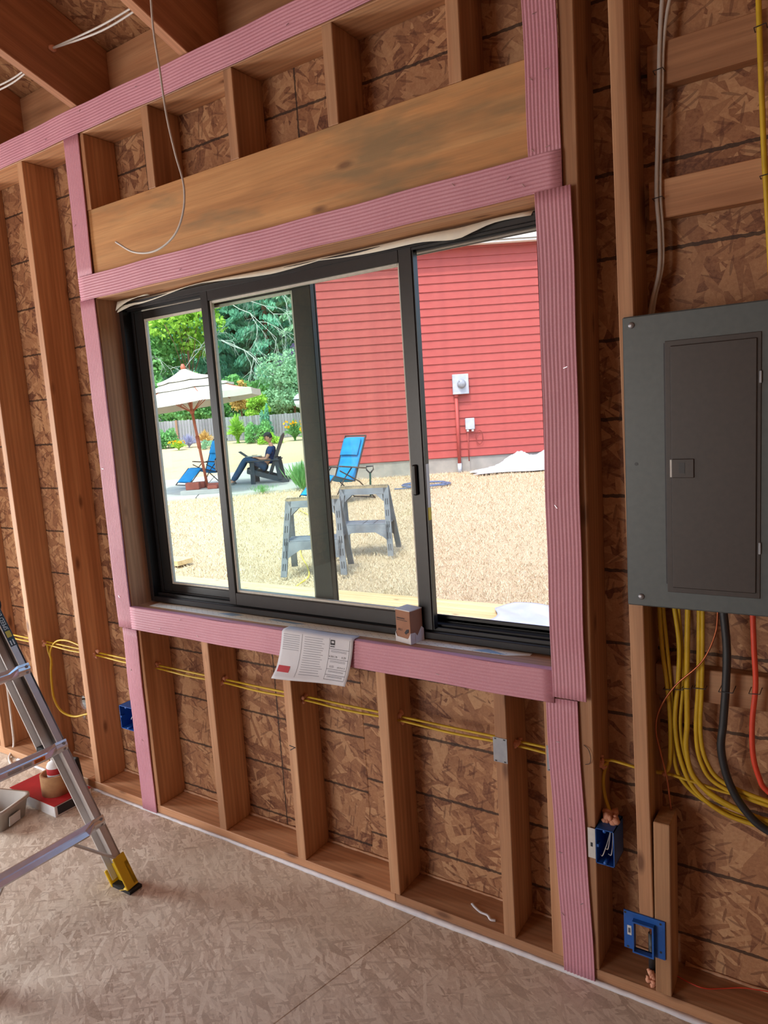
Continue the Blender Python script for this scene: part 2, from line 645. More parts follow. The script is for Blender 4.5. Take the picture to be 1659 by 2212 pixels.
# ------------------------------------------------------------------ roof: rafters, blocks between them, roof boards (the ceiling one sees)
ROOF = tag(empty('ceiling'), 'sloping rafters under strand board roof panels', None, None, 'structure')
SL = .366
ANG = math.atan(SL)
RH = .286
RZ0 = 2.836           # underside of rafters over the inner wall face
RIDGE = -2.85
raf_x = [-.44 + .602 * k for k in range(-4, 9)]
tiltr = Matrix.Rotation(-ANG, 3, 'X')
def rafter(x1):
    ya, yb = .3, RIDGE
    L = (ya - yb) / math.cos(ANG)
    yc = (ya + yb) / 2
    zc = RZ0 - SL * yc + (RH / 2) / math.cos(ANG)
    board('rafter', (x1 - .038, yc - L / 2, zc - RH / 2), (x1, yc + L / 2, zc + RH / 2), 'y', M['rafter'], ROOF, tilt=tiltr)
for x1 in raf_x:
    rafter(x1)
ZTOP = RH / math.cos(ANG)
edges_x = [-3.0] + raf_x + [4.6]
for i in range(len(edges_x) - 1):
    a = edges_x[i]
    b = edges_x[i + 1] - (.038 if i < len(raf_x) else 0)
    if b - a > .05:
        board('eave_block', (a, .145, 2.822), (b, .183, RZ0 + ZTOP - SL * .164 - .003), 'x', M['stud'], ROOF)
def roof_panel(x0, x1, ya, yb, back=False):
    def zt(y):
        return RZ0 - SL * y + ZTOP if not back else RZ0 - SL * (2 * RIDGE - y) + ZTOP
    V = [(x0, ya, zt(ya)), (x1, ya, zt(ya)), (x1, yb, zt(yb)), (x0, yb, zt(yb))]
    V += [(x, y, z + .013) for x, y, z in V]
    MB().add(V, [(0, 3, 2, 1), (4, 5, 6, 7), (0, 1, 5, 4), (1, 2, 6, 5), (2, 3, 7, 6), (3, 0, 4, 7)]).build('roof_panel', M['osb_roof'], ROOF)
for a, b in ((-3.1, -.457), (-.457, 1.98), (1.98, 4.7)):
    for ya, yb in ((.32, -.67), (-.67, -1.89), (-1.89, RIDGE)):
        roof_panel(a, b, ya, yb)
    roof_panel(a, b, RIDGE, -4.3, True)
    roof_panel(a, b, -4.3, -6.1, True)

# ------------------------------------------------------------------ other walls of the shed, behind and beside the photographer
WL = tag(empty('wall_left'), 'plain framed side wall at the far left corner', None, None, 'structure')
for y1 in [-.15, -.5, -.9, -1.88] + [-2.25 - .406 * k for k in range(9)]:
    board('stud', (-3.0, y1 - .038, .038), (-2.9, y1, 2.75), 'z', M['stud'], WL)
box('sheathing_panel', (-3.012, -.92, -.02), (-3.0, 0.15, 4.0), M['osb_side'], WL)
box('sheathing_panel', (-3.012, -5.66, -.02), (-3.0, -1.88, 4.0), M['osb_side'], WL)
box('sheathing_panel', (-3.012, -1.88, 2.08), (-3.0, -.92, 4.0), M['osb_side'], WL)
WR = tag(empty('wall_right'), 'plain sheathed side wall outside the picture on the right', None, None, 'structure')
box('sheathing_panel', (4.6, -5.66, -.02), (4.612, .15, 4.0), M['osb_side'], WR)
WB = tag(empty('wall_back'), 'sheathed wall with a wide doorway behind the photographer', None, None, 'structure')
box('sheathing_panel', (-3.0, -5.672, -.02), (-2.65, -5.66, 4.0), M['osb_left'], WB)
box('sheathing_panel', (-.3, -5.672, -.02), (4.6, -5.66, 4.0), M['osb_right'], WB)
box('sheathing_panel', (-2.65, -5.672, 2.3), (-.3, -5.66, 4.0), M['osb_left'], WB)

# ------------------------------------------------------------------ the sliding window
M['frame'] = plain('dark_bronze_vinyl', (30, 29, 31), (24, 23, 25), 60, rough=.34)
M['frame_in'] = plain('black_vinyl', (17, 17, 19), (13, 13, 14), 60, rough=.4)
M['spacer'] = plain('pale_glazing_spacer', (196, 190, 178), (180, 176, 166), 80, rough=.5)
def glass_mat(name, tint, frost):
    t = NT(name)
    nz = t.noise(t.obj(), 9, 3)
    tr = t.n('ShaderNodeBsdfTransparent')
    t.l(t.ramp(nz, [(.3, tint), (.7, tuple(min(1, c * 1.02) for c in tint[:3]) + (1,))]), tr.inputs[0])
    gl = t.n('ShaderNodeBsdfGlossy')
    gl.inputs['Roughness'].default_value = .015
    lw = t.n('ShaderNodeLayerWeight')
    lw.inputs['Blend'].default_value = .5
    fac = t.math('ADD', t.math('MULTIPLY', t.math('POWER', lw.outputs['Facing'], 5.0), .9), .035)
    mx = t.n('ShaderNodeMixShader')
    t.l(t.math('MULTIPLY', fac, frost, True), mx.inputs[0])
    t.l(tr.outputs[0], mx.inputs[1])
    t.l(gl.outputs[0], mx.inputs[2])
    o = t.n('ShaderNodeOutputMaterial')
    t.l(mx.outputs[0], o.inputs[0])
    return t.m
M['glass'] = glass_mat('green_tinted_glass', (.92, .975, .95, 1), .75)
def screen_mat():
    t = NT('insect_screen_mesh')
    df = t.n('ShaderNodeBsdfDiffuse')
    nz = t.noise(t.obj(), 30, 2)
    t.l(t.ramp(nz, [(.3, lin((92, 92, 96))), (.7, lin((110, 110, 114)))]), df.inputs[0])
    tr = t.n('ShaderNodeBsdfTransparent')
    mx = t.n('ShaderNodeMixShader')
    mx.inputs[0].default_value = .16
    t.l(tr.outputs[0], mx.inputs[1])
    t.l(df.outputs[0], mx.inputs[2])
    o = t.n('ShaderNodeOutputMaterial')
    t.l(mx.outputs[0], o.inputs[0])
    return t.m
M['screen'] = screen_mat()

WIN = tag(empty('window_1'), 'black framed sliding window pushed part way open', None, None, 'structure')
def ring(x0, x1, z0, z1, y0, y1, w, mb=None, wl=None, wr=None, wb=None, wt=None, bev=.0015):
    mb = mb or MB()
    wl, wr, wb, wt = (wl or w), (wr or w), (wb or w), (wt or w)
    mb.box((x0, y0, z0), (x0 + wl, y1, z1), None, bev)
    mb.box((x1 - wr, y0, z0), (x1, y1, z1), None, bev)
    mb.box((x0 + wl, y0, z0), (x1 - wr, y1, z0 + wb), None, bev)
    mb.box((x0 + wl, y0, z1 - wt), (x1 - wr, y1, z1), None, bev)
    return mb
fx0, fx1, fz0, fz1 = -.458, 1.322, .916, 2.132
fr = ring(fx0, fx1, fz0, fz1, .084, .165, .022)
ring(fx0 + .022, fx1 - .022, fz0 + .022, fz1 - .022, .122, .165, .018, fr, wt=.010)
FR = fr.build('frame', M['frame'], WIN)
tr = MB()
tr.box((fx0 + .022, .105, fz0 + .022), (fx1 - .022, .109, fz0 + .034), None, .0008)
tr.box((fx0 + .022, .105, fz1 - .034), (fx1 - .022, .109, fz1 - .022), None, .0008)
tr.box((fx0 + .04, .150, fz0 + .04), (fx1 - .04, .154, fz0 + .052), None, .0008)
tr.box((fx0 + .022, .090, fz1 - .030), (fx1 - .022, .0925, fz1 - .022), None, .0008)
tr.build('track', M['frame'], WIN)
# fixed pane in the outer track
fs = ring(-.420, .486, .955, 2.095, .126, .148, .04, wl=.052, wr=.08, wb=.03, wt=.03).build('fixed_sash', M['frame_in'], WIN)
ring(-.368, .406, .985, 2.065, .130, .144, .009).build('spacer', M['spacer'], fs)
g = box('pane', (-.366, .1365, .987), (.404, .1375, 2.063), M['glass'], fs)
# sliding sash in the inner track, pushed towards the left
ss = ring(.006, .905, .944, 2.112, .088, .119, .045, wl=.036, wr=.046, wb=.048, wt=.036).build('sliding_sash', M['frame'], WIN)
ring(.042, .859, .992, 2.076, .097, .112, .009).build('spacer', M['spacer'], ss)
box('pane', (.044, .104, .994), (.857, .105, 2.074), M['glass'], ss)
MB().box((.868, .076, 1.375), (.884, .089, 1.47), None, .004).build('pull_handle', M['frame_in'], ss)
MB().box((.006 - .022, .094, 1.452), (.008, .116, 1.508), None, .008).build('latch_knob', M['frame_in'], ss)
box('edge_trim', (.905, .092, .946), (.9085, .116, 2.11), M['frame'], ss)
M['stickerw'] = plain('white_sticker', (206, 204, 200), (190, 190, 188), 40, rough=.5)
M['stickery'] = plain('yellow_sticker', (214, 190, 40), (200, 176, 36), 40, rough=.5)
box('sticker', (.9085, .095, 1.335), (.9095, .113, 1.47), M['stickerw'], ss)
box('sticker', (.9085, .095, 1.295), (.9095, .113, 1.335), M['stickery'], ss)
# insect screen over the opening half
sc = ring(.452, 1.302, .958, 2.109, .150, .158, .02, wl=.034, wt=.010).build('screen_frame', M['frame_in'], WIN)
box('screen_mesh', (.476, .1535, .97), (1.29, .1545, 2.10), M['screen'], sc)
# flashing tape and house wrap tucked round the frame
M['wrap'] = plain('cream_house_wrap', (238, 234, 216), (224, 222, 210), 30, rough=.7)
M['wrapblue'] = plain('blue_wrap_print', (150, 178, 196), (140, 168, 190), 30, rough=.7)

# ================================================================== things on the window wall
def foam_mat():
    t = NT('pink_foam')
    v = t.obj()
    n1 = t.noise(v, 260, 3, .7)
    n2 = t.noise(v, 6, 3)
    col = t.ramp(n2, [(.3, lin((188, 128, 144))), (.7, lin((197, 139, 154)))])
    col = t.mix(t.math('MULTIPLY', t.math('SUBTRACT', n1, .5, True), 1.4, True), col, lin((218, 176, 188)))
    return t.out(col, .55, bump=n1, bstr=.3, bdist=.001)
M['foam'] = foam_mat()
M['steel'] = plain('bright_staple_steel', (210, 210, 214), (190, 190, 196), 60, rough=.25, metal=1)
def foam_strip(label, p0, p1, width=.089, layer=0, wrap=0., staples=(), seed=1, ribs=9):
    """ribbed foam tape on the stud faces; p0, p1 = centre line ends (x, z); wrap folds the left/lower edge into the opening"""
    a, b = Vector((p0[0], 0, p0[1])), Vector((p1[0], 0, p1[1]))
    L = (b - a).length
    t = (b - a).normalized()
    w = Vector((t.z, 0, -t.x))
    rg_ = random.Random(seed)
    ph = [rg_.uniform(0, 6) for _ in range(4)]
    nl = max(6, int(L / .035))
    prof = []
    m = ribs * 4
    for k in range(m + 1):
        u = k / m
        prof.append((-width / 2 + width * u, .0036 + .0010 * math.cos(2 * math.pi * ribs * u)))
    base = -.0012 - layer * .0042
    V, F = [], []
    for i in range(nl + 1):
        s = L * i / nl
        wav = .0012 * math.sin(s * 9 + ph[0]) + .0008 * math.sin(s * 23 + ph[1])
        lw = .0016 * math.sin(s * 5 + ph[2]) + .001 * math.sin(s * 17 + ph[3])
        ring_ = [(u + lw, base - h + wav * .4) for u, h in prof]
        ring_ += [(width / 2 + lw, base + .0008), (-width / 2 + lw, base + .0008)]
        for u, y in ring_:
            p = a + t * s + w * u
            V.append((p.x, y, p.z))
    n = m + 3
    for i in range(nl):
        for k in range(n):
            k2 = (k + 1) % n
            F.append((i * n + k, i * n + k2, (i + 1) * n + k2, (i + 1) * n + k))
    F.append(tuple(range(n)))
    F.append(tuple(nl * n + k for k in range(n))[::-1])
    T = thing('foam_strip', label, 'foam strip', (0, 0, 0))
    mb = MB().add(V, F)
    if wrap:
        # folded edge going into the window opening along the +w or -w side
        sg = 1 if wrap > 0 else -1
        for i in range(nl):
            s0, s1 = L * i / nl, L * (i + 1) / nl
            q = []
            for s in (s0, s1):
                p = a + t * s + w * sg * width / 2
                q += [(p.x, base - .004, p.z), (p.x - w.x * sg * 0 + .003 * w.x * sg, base + .004, p.z + .003 * w.z * sg), (p.x, abs(wrap), p.z), ]
            mb.add(q, [(0, 1, 4, 3), (1, 2, 5, 4)])
    mb.build('tape', M['foam'], T, True)
    for (u, v) in staples:
        p = a + t * (u * L) + w * (v * width)
        ang = rg_.uniform(-.9, .9)
        dx, dz = .0055 * math.cos(ang), .0055 * math.sin(ang)
        MB().tube([(p.x - dx, base - .0055, p.z - dz), (p.x + dx, base - .006, p.z + dz)], .0009, 5).build('staple', M['steel'], T)
    return T
foam_strip('long pink foam strip along the top plate under the rafters', (-2.95, 2.790), (1.65, 2.790), layer=2, staples=((.5, .2), (.62, -.2), (.77, .1), (.55, -.3)), seed=1)
foam_strip('short pink foam strip at upper left, between top plate and window head', (-.502, 2.75), (-.513, 2.232), layer=1, staples=((.62, .3),), seed=2)
foam_strip('long pink foam strip along the head of the window', (-.556, 2.192), (1.402, 2.192), layer=2, staples=((.3, .2), (.85, -.3), (.95, .2), (.93, -.1)), seed=3)
foam_strip('pink foam strip down the left side of the window', (-.5195, 2.15), (-.5195, .818), layer=1, staples=((.9, .2), (.5, .3)), seed=4)
foam_strip('long pink foam strip along the window sill', (-.475, .8645), (1.336, .8645), width=.093, layer=2, wrap=-.012, staples=((.1, .25), (.17, -.3), (.22, .3), (.8, .2)), seed=5)
foam_strip('pink foam strip down the right side of the window', (1.3805, 2.15), (1.3805, .838), width=.0915, layer=3, wrap=.03, staples=((.6, .2), (.33, -.2)), seed=6)
foam_strip('short pink foam strip at upper right, above the window head', (1.352, 2.746), (1.360, 2.215), width=.084, layer=1, staples=((.35, .1), (.6, -.2), (.62, .3), (.93, -.1), (.93, .35)), seed=7)
foam_strip('pink foam strip below the left corner of the window', (-.4975, .815), (-.507, .002), layer=1, staples=((.22, .2), (.6, -.1)), seed=8)
foam_strip('pink foam strip below the right corner of the window', (1.356, .83), (1.3805, .004), layer=1, staples=((.42, -.05), (.55, .35), (.72, -.25), (.78, .4), (.15, .2)), seed=9)

# cream wrap tucked round the window frame
TW = thing('house_wrap_tuck', 'cream house wrap crumpled along the top of the window frame', 'wrap', (0, 0, 0))
V = []
nx = 70
rgw = random.Random(4)
for i in range(nx + 1):
    u = i / nx
    x = -.45 + 1.735 * u
    lo = .010 + .010 * abs(math.sin(u * 9 + 1)) * (1 if u < .9 else .6) + .014 * math.exp(-((u - .88) / .05) ** 2)
    lo *= (.35 + .65 * min(1, abs(u - .28) * 5)) * 1.5
    yy = .070 + .010 * math.sin(u * 13)
    if u < .05:
        lo += .02 * (1 - u / .05)
    V += [(x, .118, 2.1445), (x, yy + .018, 2.1445 - lo * .3), (x, yy, 2.1435 - lo)]
mesh('wrap_fold', V, [(i * 3 + k, i * 3 + k + 1, i * 3 + 4 + k, i * 3 + 3 + k) for i in range(nx) for k in range(2)], M['wrap'], TW, True).modifiers.new('thickness', 'SOLIDIFY').thickness = .0012
V = []
for i in range(9):
    u = i / 8
    V += [(-.455 + .20 * u, .080 - .010 * math.sin(u * 3), 2.139 - .001 * u), (-.452 + .20 * u, .066, 2.124 + .016 * math.sin(u * 1.55) - .020 * (1 - u) ** 3)]
mesh('peeled_corner', V, [(2 * i, 2 * i + 1, 2 * i + 3, 2 * i + 2) for i in range(8)], M['wrap'], TW, True).modifiers.new('thickness', 'SOLIDIFY').thickness = .0015
ST = thing('sill_tape', 'pale printed flashing tape lying on the window sill', 'tape', (0, 0, 0))
mesh('tape', [(-.41, .036, .9108), (.2, .030, .9108), (.75, .038, .9108), (1.17, .046, .9108), (1.235, .074, .9108), (1.235, .09, .9108), (-.41, .09, .9108)], [(0, 1, 2, 3, 4, 5, 6)], M['wrap'], ST).modifiers.new('thickness', 'SOLIDIFY').thickness = -.0008
bl = MB()
for pts in ([(-.03, .058), (.05, .052), (.09, .075), (.02, .084)], [(.22, .066), (.36, .058), (.40, .072), (.24, .082)], [(1.06, .052), (1.12, .048), (1.17, .05), (1.10, .078)]):
    bl.add([(x, y, .9120) for x, y in pts] + [(x, y, .9117) for x, y in pts], [(0, 1, 2, 3), (7, 6, 5, 4), (0, 4, 5, 1), (1, 5, 6, 2), (2, 6, 7, 3), (3, 7, 4, 0)])
bl.build('blue_print', M['wrapblue'], ST)['kind'] = 'stuff'
M['ink'] = plain('grey_ink', (92, 92, 100), (80, 80, 88), 40, rough=.7)
dm = MB()
for i in range(80):
    for j in range(3):
        x = -.38 + i * .030 + (j % 2) * .014
        y = .047 + j * .013
        if x < 1.17:
            dm.box((x, y, .9116), (x + .005, y + .001, .9118))
dm.build('printed_dashes', M['ink'], ST)['kind'] = 'stuff'

# ------------------------------------------------------------------ energy label sheet hanging over the sill
M['paper'] = plain('white_paper', (204, 204, 210), (196, 196, 204), 14, rough=.55)
M['inkd'] = plain('black_ink', (46, 46, 52), (38, 38, 44), 40, rough=.7)
M['inkr'] = plain('red_print', (178, 30, 44), (168, 26, 40), 40, rough=.6)
PW, PHT = .305, .165
def paper_pt(u, v, off=0.):
    """u 0..1 across, v 0..1 from the fold on the sill edge downwards; v<0 lies on the sill"""
    x0 = .364 + PW * u
    if v < 0:
        d = -v * PHT
        return (x0, -.017 + d, .9162 + off + .001 * math.sin(u * 8))
    s = v * PHT
    bow = .006 * math.sin(u * 5 + 1) * v
    y = -.019 - .032 * v ** 2.2 - bow - .012 * max(0, v - .8) * 5 * (1 - u)
    z = .914 - s * (1 - .06 * v) + .012 * (u - .5) * v
    return (x0 - .025 * v, y - off, z)
PP = thing('label_sheet', 'printed paper label sheet hanging over the window sill', 'paper', (0, 0, 0))
V, nu, nv_ = [], 24, 20
for j in range(nv_ + 1):
    v = -.22 + 1.22 * j / nv_
    for i in range(nu + 1):
        V.append(paper_pt(i / nu, v))
mesh('sheet', V, [(j * (nu + 1) + i, j * (nu + 1) + i + 1, (j + 1) * (nu + 1) + i + 1, (j + 1) * (nu + 1) + i) for j in range(nv_) for i in range(nu)], M['paper'], PP, True).modifiers.new('thickness', 'SOLIDIFY').thickness = .0005
def paper_rects(rects, mat, name, off=.0009):
    mb = MB()
    for (u0, v0, u1, v1) in rects:
        k = max(1, int((u1 - u0) / .08)); h = max(1, int((v1 - v0) / .08))
        o = len(mb.v)
        for j in range(h + 1):
            for i in range(k + 1):
                mb.v.append(paper_pt(u0 + (u1 - u0) * i / k, v0 + (v1 - v0) * j / h, off))
        mb.f += [(o + j * (k + 1) + i, o + j * (k + 1) + i + 1, o + (j + 1) * (k + 1) + i + 1, o + (j + 1) * (k + 1) + i) for j in range(h) for i in range(k)]
    ob = mb.build(name, M[mat], PP)
    ob['kind'] = 'stuff'
    return ob
M['inkl'] = plain('pale_grey_print', (150, 150, 158), (140, 140, 150), 60, rough=.7)
rows = []
for k in range(8):
    rows.append((.03, .06 + k * .045, .27, .06 + k * .045 + .012))
for k in range(17):
    rows.append((.34, .06 + k * .05, .58 + .06 * random.random(), .06 + k * .05 + .013))
for k in range(5):
    rows.append((.06, .70 + k * .0, .07, .701))
paper_rects(rows, 'inkl', 'small_print')
T0, T1 = .685, .955
tb = [(T0, .02, T0 + .004, .90), (T1, .02, T1 + .004, .90), (.30, .02, .304, .93)]
for v in (.24, .46, .68, .80, .90):
    tb.append((T0, v, T1, v + .009))
for v in (.28, .305, .5, .525, .72, .74, .83, .85):
    tb.append((T0 + .03, v, T1 - .03, v + .007))
paper_rects(tb, 'ink', 'table_lines')
paper_rects([(.03, .73, .20, .86)], 'inkr', 'red_panel')
paper_rects([(.70, .05, .712, .16), (.748, .05, .76, .16), (.70, .05, .76, .075), (.712, .12, .748, .16), (.70, .185, .76, .205)], 'inkd', 'logo', .0011)
def paper_text(s, u, v, size, mat='inkd', parent=PP):
    tv, tf = text_mesh(s, size)
    mb = MB().add([paper_pt(u + p.x / PW, v - p.y / PHT, .0011) for p in tv], tf)
    ob = mb.build('lettering', M[mat], parent)
    ob['kind'] = 'stuff'
paper_text('0.30/1.70', T0 + .010, .43, .0092)
paper_text('0.29', .865, .43, .0105)
paper_text('0.55', .722, .65, .0105)
paper_text('\u22640.3/\u22641.5', .822, .65, .0086)

# ------------------------------------------------------------------ small carton on the sill
M['carton'] = plain('brown_card', (158, 112, 86), (148, 104, 80), 30, rough=.75)
M['cartonw'] = plain('white_card', (222, 222, 222), (208, 208, 212), 30, rough=.7)
BX = thing('carton', 'small brown carton in a torn white sleeve on the sill', 'box', (.861, .025, .9112), R(-13))
bw, bd, bh = .064, .056, .107
MB().box((-bw, 0, 0), (0, bd, bh), None, .0012).build('carton_body', M['carton'], BX)
MB().box((-bw - .0003, -.0006, bh - .002), (.0003, bd, bh + .0008)).build('lid', M['cartonw'], BX)
o = .0016
fr_ = [(-bw - o, -o), (o, -o), (o, bd + o), (-bw - o, bd + o)]
tops = [[(0, .030), (.1, .018), (.5, .017), (.8, .016), (.9, .024), (1, .036)], [(0, .036), (.35, .034), (.5, .022), (.85, .048), (1, .04)], [(0, .04), (1, .056)], [(0, .056), (.6, .05), (1, .030)]]
mb = MB()
for k in range(4):
    p, q = Vector(fr_[k]), Vector(fr_[(k + 1) % 4])
    t_ = tops[k]
    for (u0, h0), (u1, h1) in zip(t_[:-1], t_[1:]):
        a0, a1 = p.lerp(q, u0), p.lerp(q, u1)
        mb.add([(a0.x, a0.y, 0), (a1.x, a1.y, 0), (a1.x, a1.y, h1), (a0.x, a0.y, h0)], [(0, 1, 2, 3)])
sl = mb.build('torn_sleeve', M['cartonw'], BX)
sl.modifiers.new('thickness', 'SOLIDIFY').thickness = .001
def box_text(s, x, z, size, mat='inkd'):
    tv, tf = text_mesh(s, size)
    ob = MB().add([(x + p.x, -.0012, z + p.y) for p in tv], tf).build('lettering', M[mat], BX)
    ob['kind'] = 'stuff'
box_text('A11', -.054, .038, .0125)
MB().add([(-.026, -.0012, .034), (-.016, -.0012, .046), (-.006, -.0012, .048), (-.008, -.0012, .038), (-.02, -.0012, .029)], [(0, 1, 2, 3, 4)]).build('emblem', M['inkd'], BX)
pr = MB()
for z, x1 in ((.080, -.022), (.0775, -.022), (.0725, -.012)):
    pr.add([(-.058, -.0012, z), (x1, -.0012, z), (x1, -.0012, z + .0014), (-.058, -.0012, z + .0014)], [(0, 1, 2, 3)])
pr.build('print_lines', M['inkd'], BX)['kind'] = 'stuff'

# ------------------------------------------------------------------ yellow cables through the studs
M['yel'] = plain('yellow_cable_sheath', (206, 172, 40), (188, 154, 34), 30, rough=.45)
M['wcab'] = plain('white_cable_sheath', (206, 200, 194), (190, 184, 180), 30, rough=.45)
M['blk'] = plain('black_cable_sheath', (44, 46, 50), (36, 38, 42), 30, rough=.4)
M['rcab'] = plain('red_orange_cable_sheath', (206, 66, 40), (190, 58, 36), 30, rough=.45)
M['cop'] = plain('bare_copper', (186, 112, 78), (166, 96, 66), 40, rough=.3, metal=.8)
M['plug'] = plain('peach_spray_foam', (226, 168, 140), (206, 146, 118), 60, rough=.9, bump=.4)
def crust(c, r, seed, sq, n=8):
    q = random.Random(seed)
    mb = MB()
    for k in range(n):
        o_ = [q.uniform(-1, 1) * r * sq[j] for j in range(3)]
        mb.blob((c[0] + o_[0] * .8, c[1] + o_[1] * .8, c[2] + o_[2] * .8), r * q.uniform(.35, .7), seed * 10 + k, 1, .35)
    return mb
studx = [-1.668, -1.262, -.856, -.441, -.042, .3645, .771, 1.184, 1.437]
def run(dy, dz, sag):
    pts = []
    for i, x in enumerate(studx[:-1]):
        pts += [(x, .062 + dy, .637 + dz), ((x + studx[i + 1]) / 2, .062 + dy * 1.2, .635 + dz * 1.1 - sag)]
    pts.append((studx[-1], .062 + dy, .635 + dz))
    return pts
cable('cable', run(.005, .0045, .000) + [(1.47, .07, .642), (1.54, .07, .636), (1.6, .085, .630), (1.68, .085, .622), (1.77, .085, .612), (1.93, .085, .625)], .0054, M['yel'], 'upper of the two yellow cables threaded through the studs below the window', group='yellow cables', flat=.7)
cable('cable', run(-.005, -.0045, .002) + [(1.452, .07, .635), (1.442, .075, .60), (1.440, .07, .571), (1.444, .07, .53), (1.46, .06, .492)], .0054, M['yel'], 'lower yellow cable through the studs, dropping to the right blue box', group='yellow cables', flat=.7)
cable('cable', [(-1.245, .06, .635), (-1.235, .055, .60), (-1.222, .055, .56), (-1.228, .05, .50), (-1.236, .05, .43), (-1.232, .05, .36), (-1.20, .06, .30), (-1.13, .08, .278), (-1.04, .10, .30), (-.92, .12, .31)], .0058, M['yel'], 'yellow cable hanging in a loop left of the window behind the ladder', flat=.8)
cable('cable', [(-1.222, .056, .53), (-1.22, .055, .60), (-1.17, .06, .655), (-1.08, .06, .672), (-.97, .06, .66), (-.86, .06, .645)], .0042, M['yel'], 'thin yellow cable arching over the loop left of the window')
PLG = ['foam plug round the yellow cables on the stud at the far left', 'foam plug on the stud left of the window, above the cable loop', 'foam plug on the last stud before the left pink strip',
       'foam plug on the stud under the left window corner', 'foam plug on the first stud right of the left pink strip', 'foam plug on the stud below the label sheet',
       'foam plug on the stud below the carton', 'foam plug on the stud with the bare metal nail plate', 'foam plug on the stud above the right blue box']
for i, x in enumerate(studx):
    o = crust((x + .003, .062, .636), .016, 30 + i, (.5, 1.1, 1.2)).build('foam_plug', M['plug'], None, True)
    tag(o, PLG[i], 'foam', 'foam plugs at the cable holes')
o = crust((1.606, .085, .63), .012, 55, (.5, 1.1, 1.2)).build('foam_plug', M['plug'], None, True)
tag(o, 'foam plug on the stud beside the electrical panel cables', 'foam', 'foam plugs at the cable holes')
# dried foam beads along the back of the bottom plate
bays = [(-1.262, -.894), (-.856, -.551), (-.441, -.08), (-.042, .3265), (.3645, .733), (.771, 1.146), (1.184, 1.299), (1.437, 1.55), (1.64, 1.937)]
BLB = ['left of the cable loop', 'left of the pink strip', 'in the first bay under the window', 'in the second bay under the window', 'in the third bay under the window', 'in the fourth bay under the window', 'in the narrow last bay under the window', 'behind the blue mounting ring', 'right of the short grey stud']
M['bead'] = plain('tan_sealant', (206, 164, 132), (184, 142, 110), 60, rough=.8)
for (x0, x1), lb in zip(bays, BLB):
    r_ = random.Random(int(x0 * 1000))
    n = max(4, int((x1 - x0) / .02))
    pts = [(x0 + (x1 - x0) * i / n, D - .004, .041 + r_.uniform(0, .002)) for i in range(n + 1)]
    rad = [.0035 + r_.uniform(0, .0022) for _ in pts]
    rad[0] = .009
    tag(MB().tube(pts, rad, 6).build('sealant_bead', M['bead'], None, True), 'tan sealant bead along the plate ' + lb, 'sealant', 'sealant beads behind the bottom plate')
# white caulk along the floor joint
M['caulk'] = plain('white_caulk', (226, 224, 228), (206, 204, 212), 26, rough=.6)
r_ = random.Random(5)
V, F, n = [], [], 150
for i in range(n + 1):
    x = -1.55 + 3.75 * i / n
    w = .010 + .004 * abs(math.sin(x * 3.1)) + r_.uniform(-.001, .0015) + (.010 * math.exp(-((x - 1.9) / .25) ** 2)) + .008 * math.exp(-((x - .95) / .25) ** 2)
    h = .008 + .003 * math.sin(x * 2.1) + r_.uniform(-.0006, .0006)
    V += [(x, .0, h), (x, -w * .45, h * .7), (x, -w, .0008), (x, 0, .0004)]
for i in range(n):
    for k in range(4):
        F.append((i * 4 + k, i * 4 + (k + 1) % 4, i * 4 + 4 + (k + 1) % 4, i * 4 + 4 + k))
tag(MB().add(V, F).build('caulk_line', M['caulk'], None, True), 'line of white caulk along the foot of the wall', 'caulk')
M['film'] = plain('clear_plastic_scrap', (214, 214, 220), (190, 190, 198), 30, rough=.3)
tag(MB().tube(spline([(1.0, .075, .0415), (1.02, .06, .044), (1.045, .05, .043), (1.07, .045, .046), (1.085, .035, .043), (1.10, .040, .0415)], 5), .005, 6, flat=.5).build('plastic_scrap', M['film'], None, True), 'twisted scrap of clear plastic on the bottom plate', 'scrap')

# nail plates
def nail_plate(label, lo, hi):
    T = thing('nail_plate', label, 'nail plate', (0, 0, 0))
    box('plate', lo, hi, M['galv'], T, .0004)
    for x in (lo[0] + .008, hi[0] - .008):
        for z in (lo[2] + .004, hi[2] - .004):
            MB().box((x - .003, lo[1] - .001, z - .0016), (x + .003, lo[1] + .0005, z + .0016)).build('prong', M['dkgrey2'], T)
M['galv'] = plain('galvanised_steel', (158, 160, 166), (142, 146, 154), 40, rough=.4, metal=.7)
M['dkgrey2'] = plain('dark_steel', (60, 60, 64), (52, 52, 56), 40, rough=.5, metal=.4)
nail_plate('grey metal nail plate on the bare stud near the right pink strip', (1.140, -.0018, .600), (1.1845, -.0002, .676))
nail_plate('grey metal nail plate half hidden behind the right pink strip', (1.304, -.0012, .608), (1.345, -.0001, .684))

# carpenter's pencil mark and a bent staple wire
o = MB().box((-.0145, -.0006, -.0016), (.0145, .0, .0016), Matrix.Translation((.347, 0, .4745)) @ Matrix.Rotation(R(6), 4, 'Y')).box((-.0145, -.0006, -.0014), (.0145, 0, .0014), Matrix.Translation((.347, 0, .466)) @ Matrix.Rotation(R(-32), 4, 'Y')).build('pencil_mark', M['inkd'])
tag(o, 'dark arrow mark on the stud below the label sheet', 'mark')
tag(MB().tube(spline([(1.412, -.003, .708), (1.425, -.006, .700), (1.432, -.008, .68), (1.428, -.006, .66), (1.415, -.003, .652)], 5), .0009, 5).build('bent_wire', M['dkgrey2'], None, True), 'small bent wire on the stud right of the lower pink strip', 'wire')

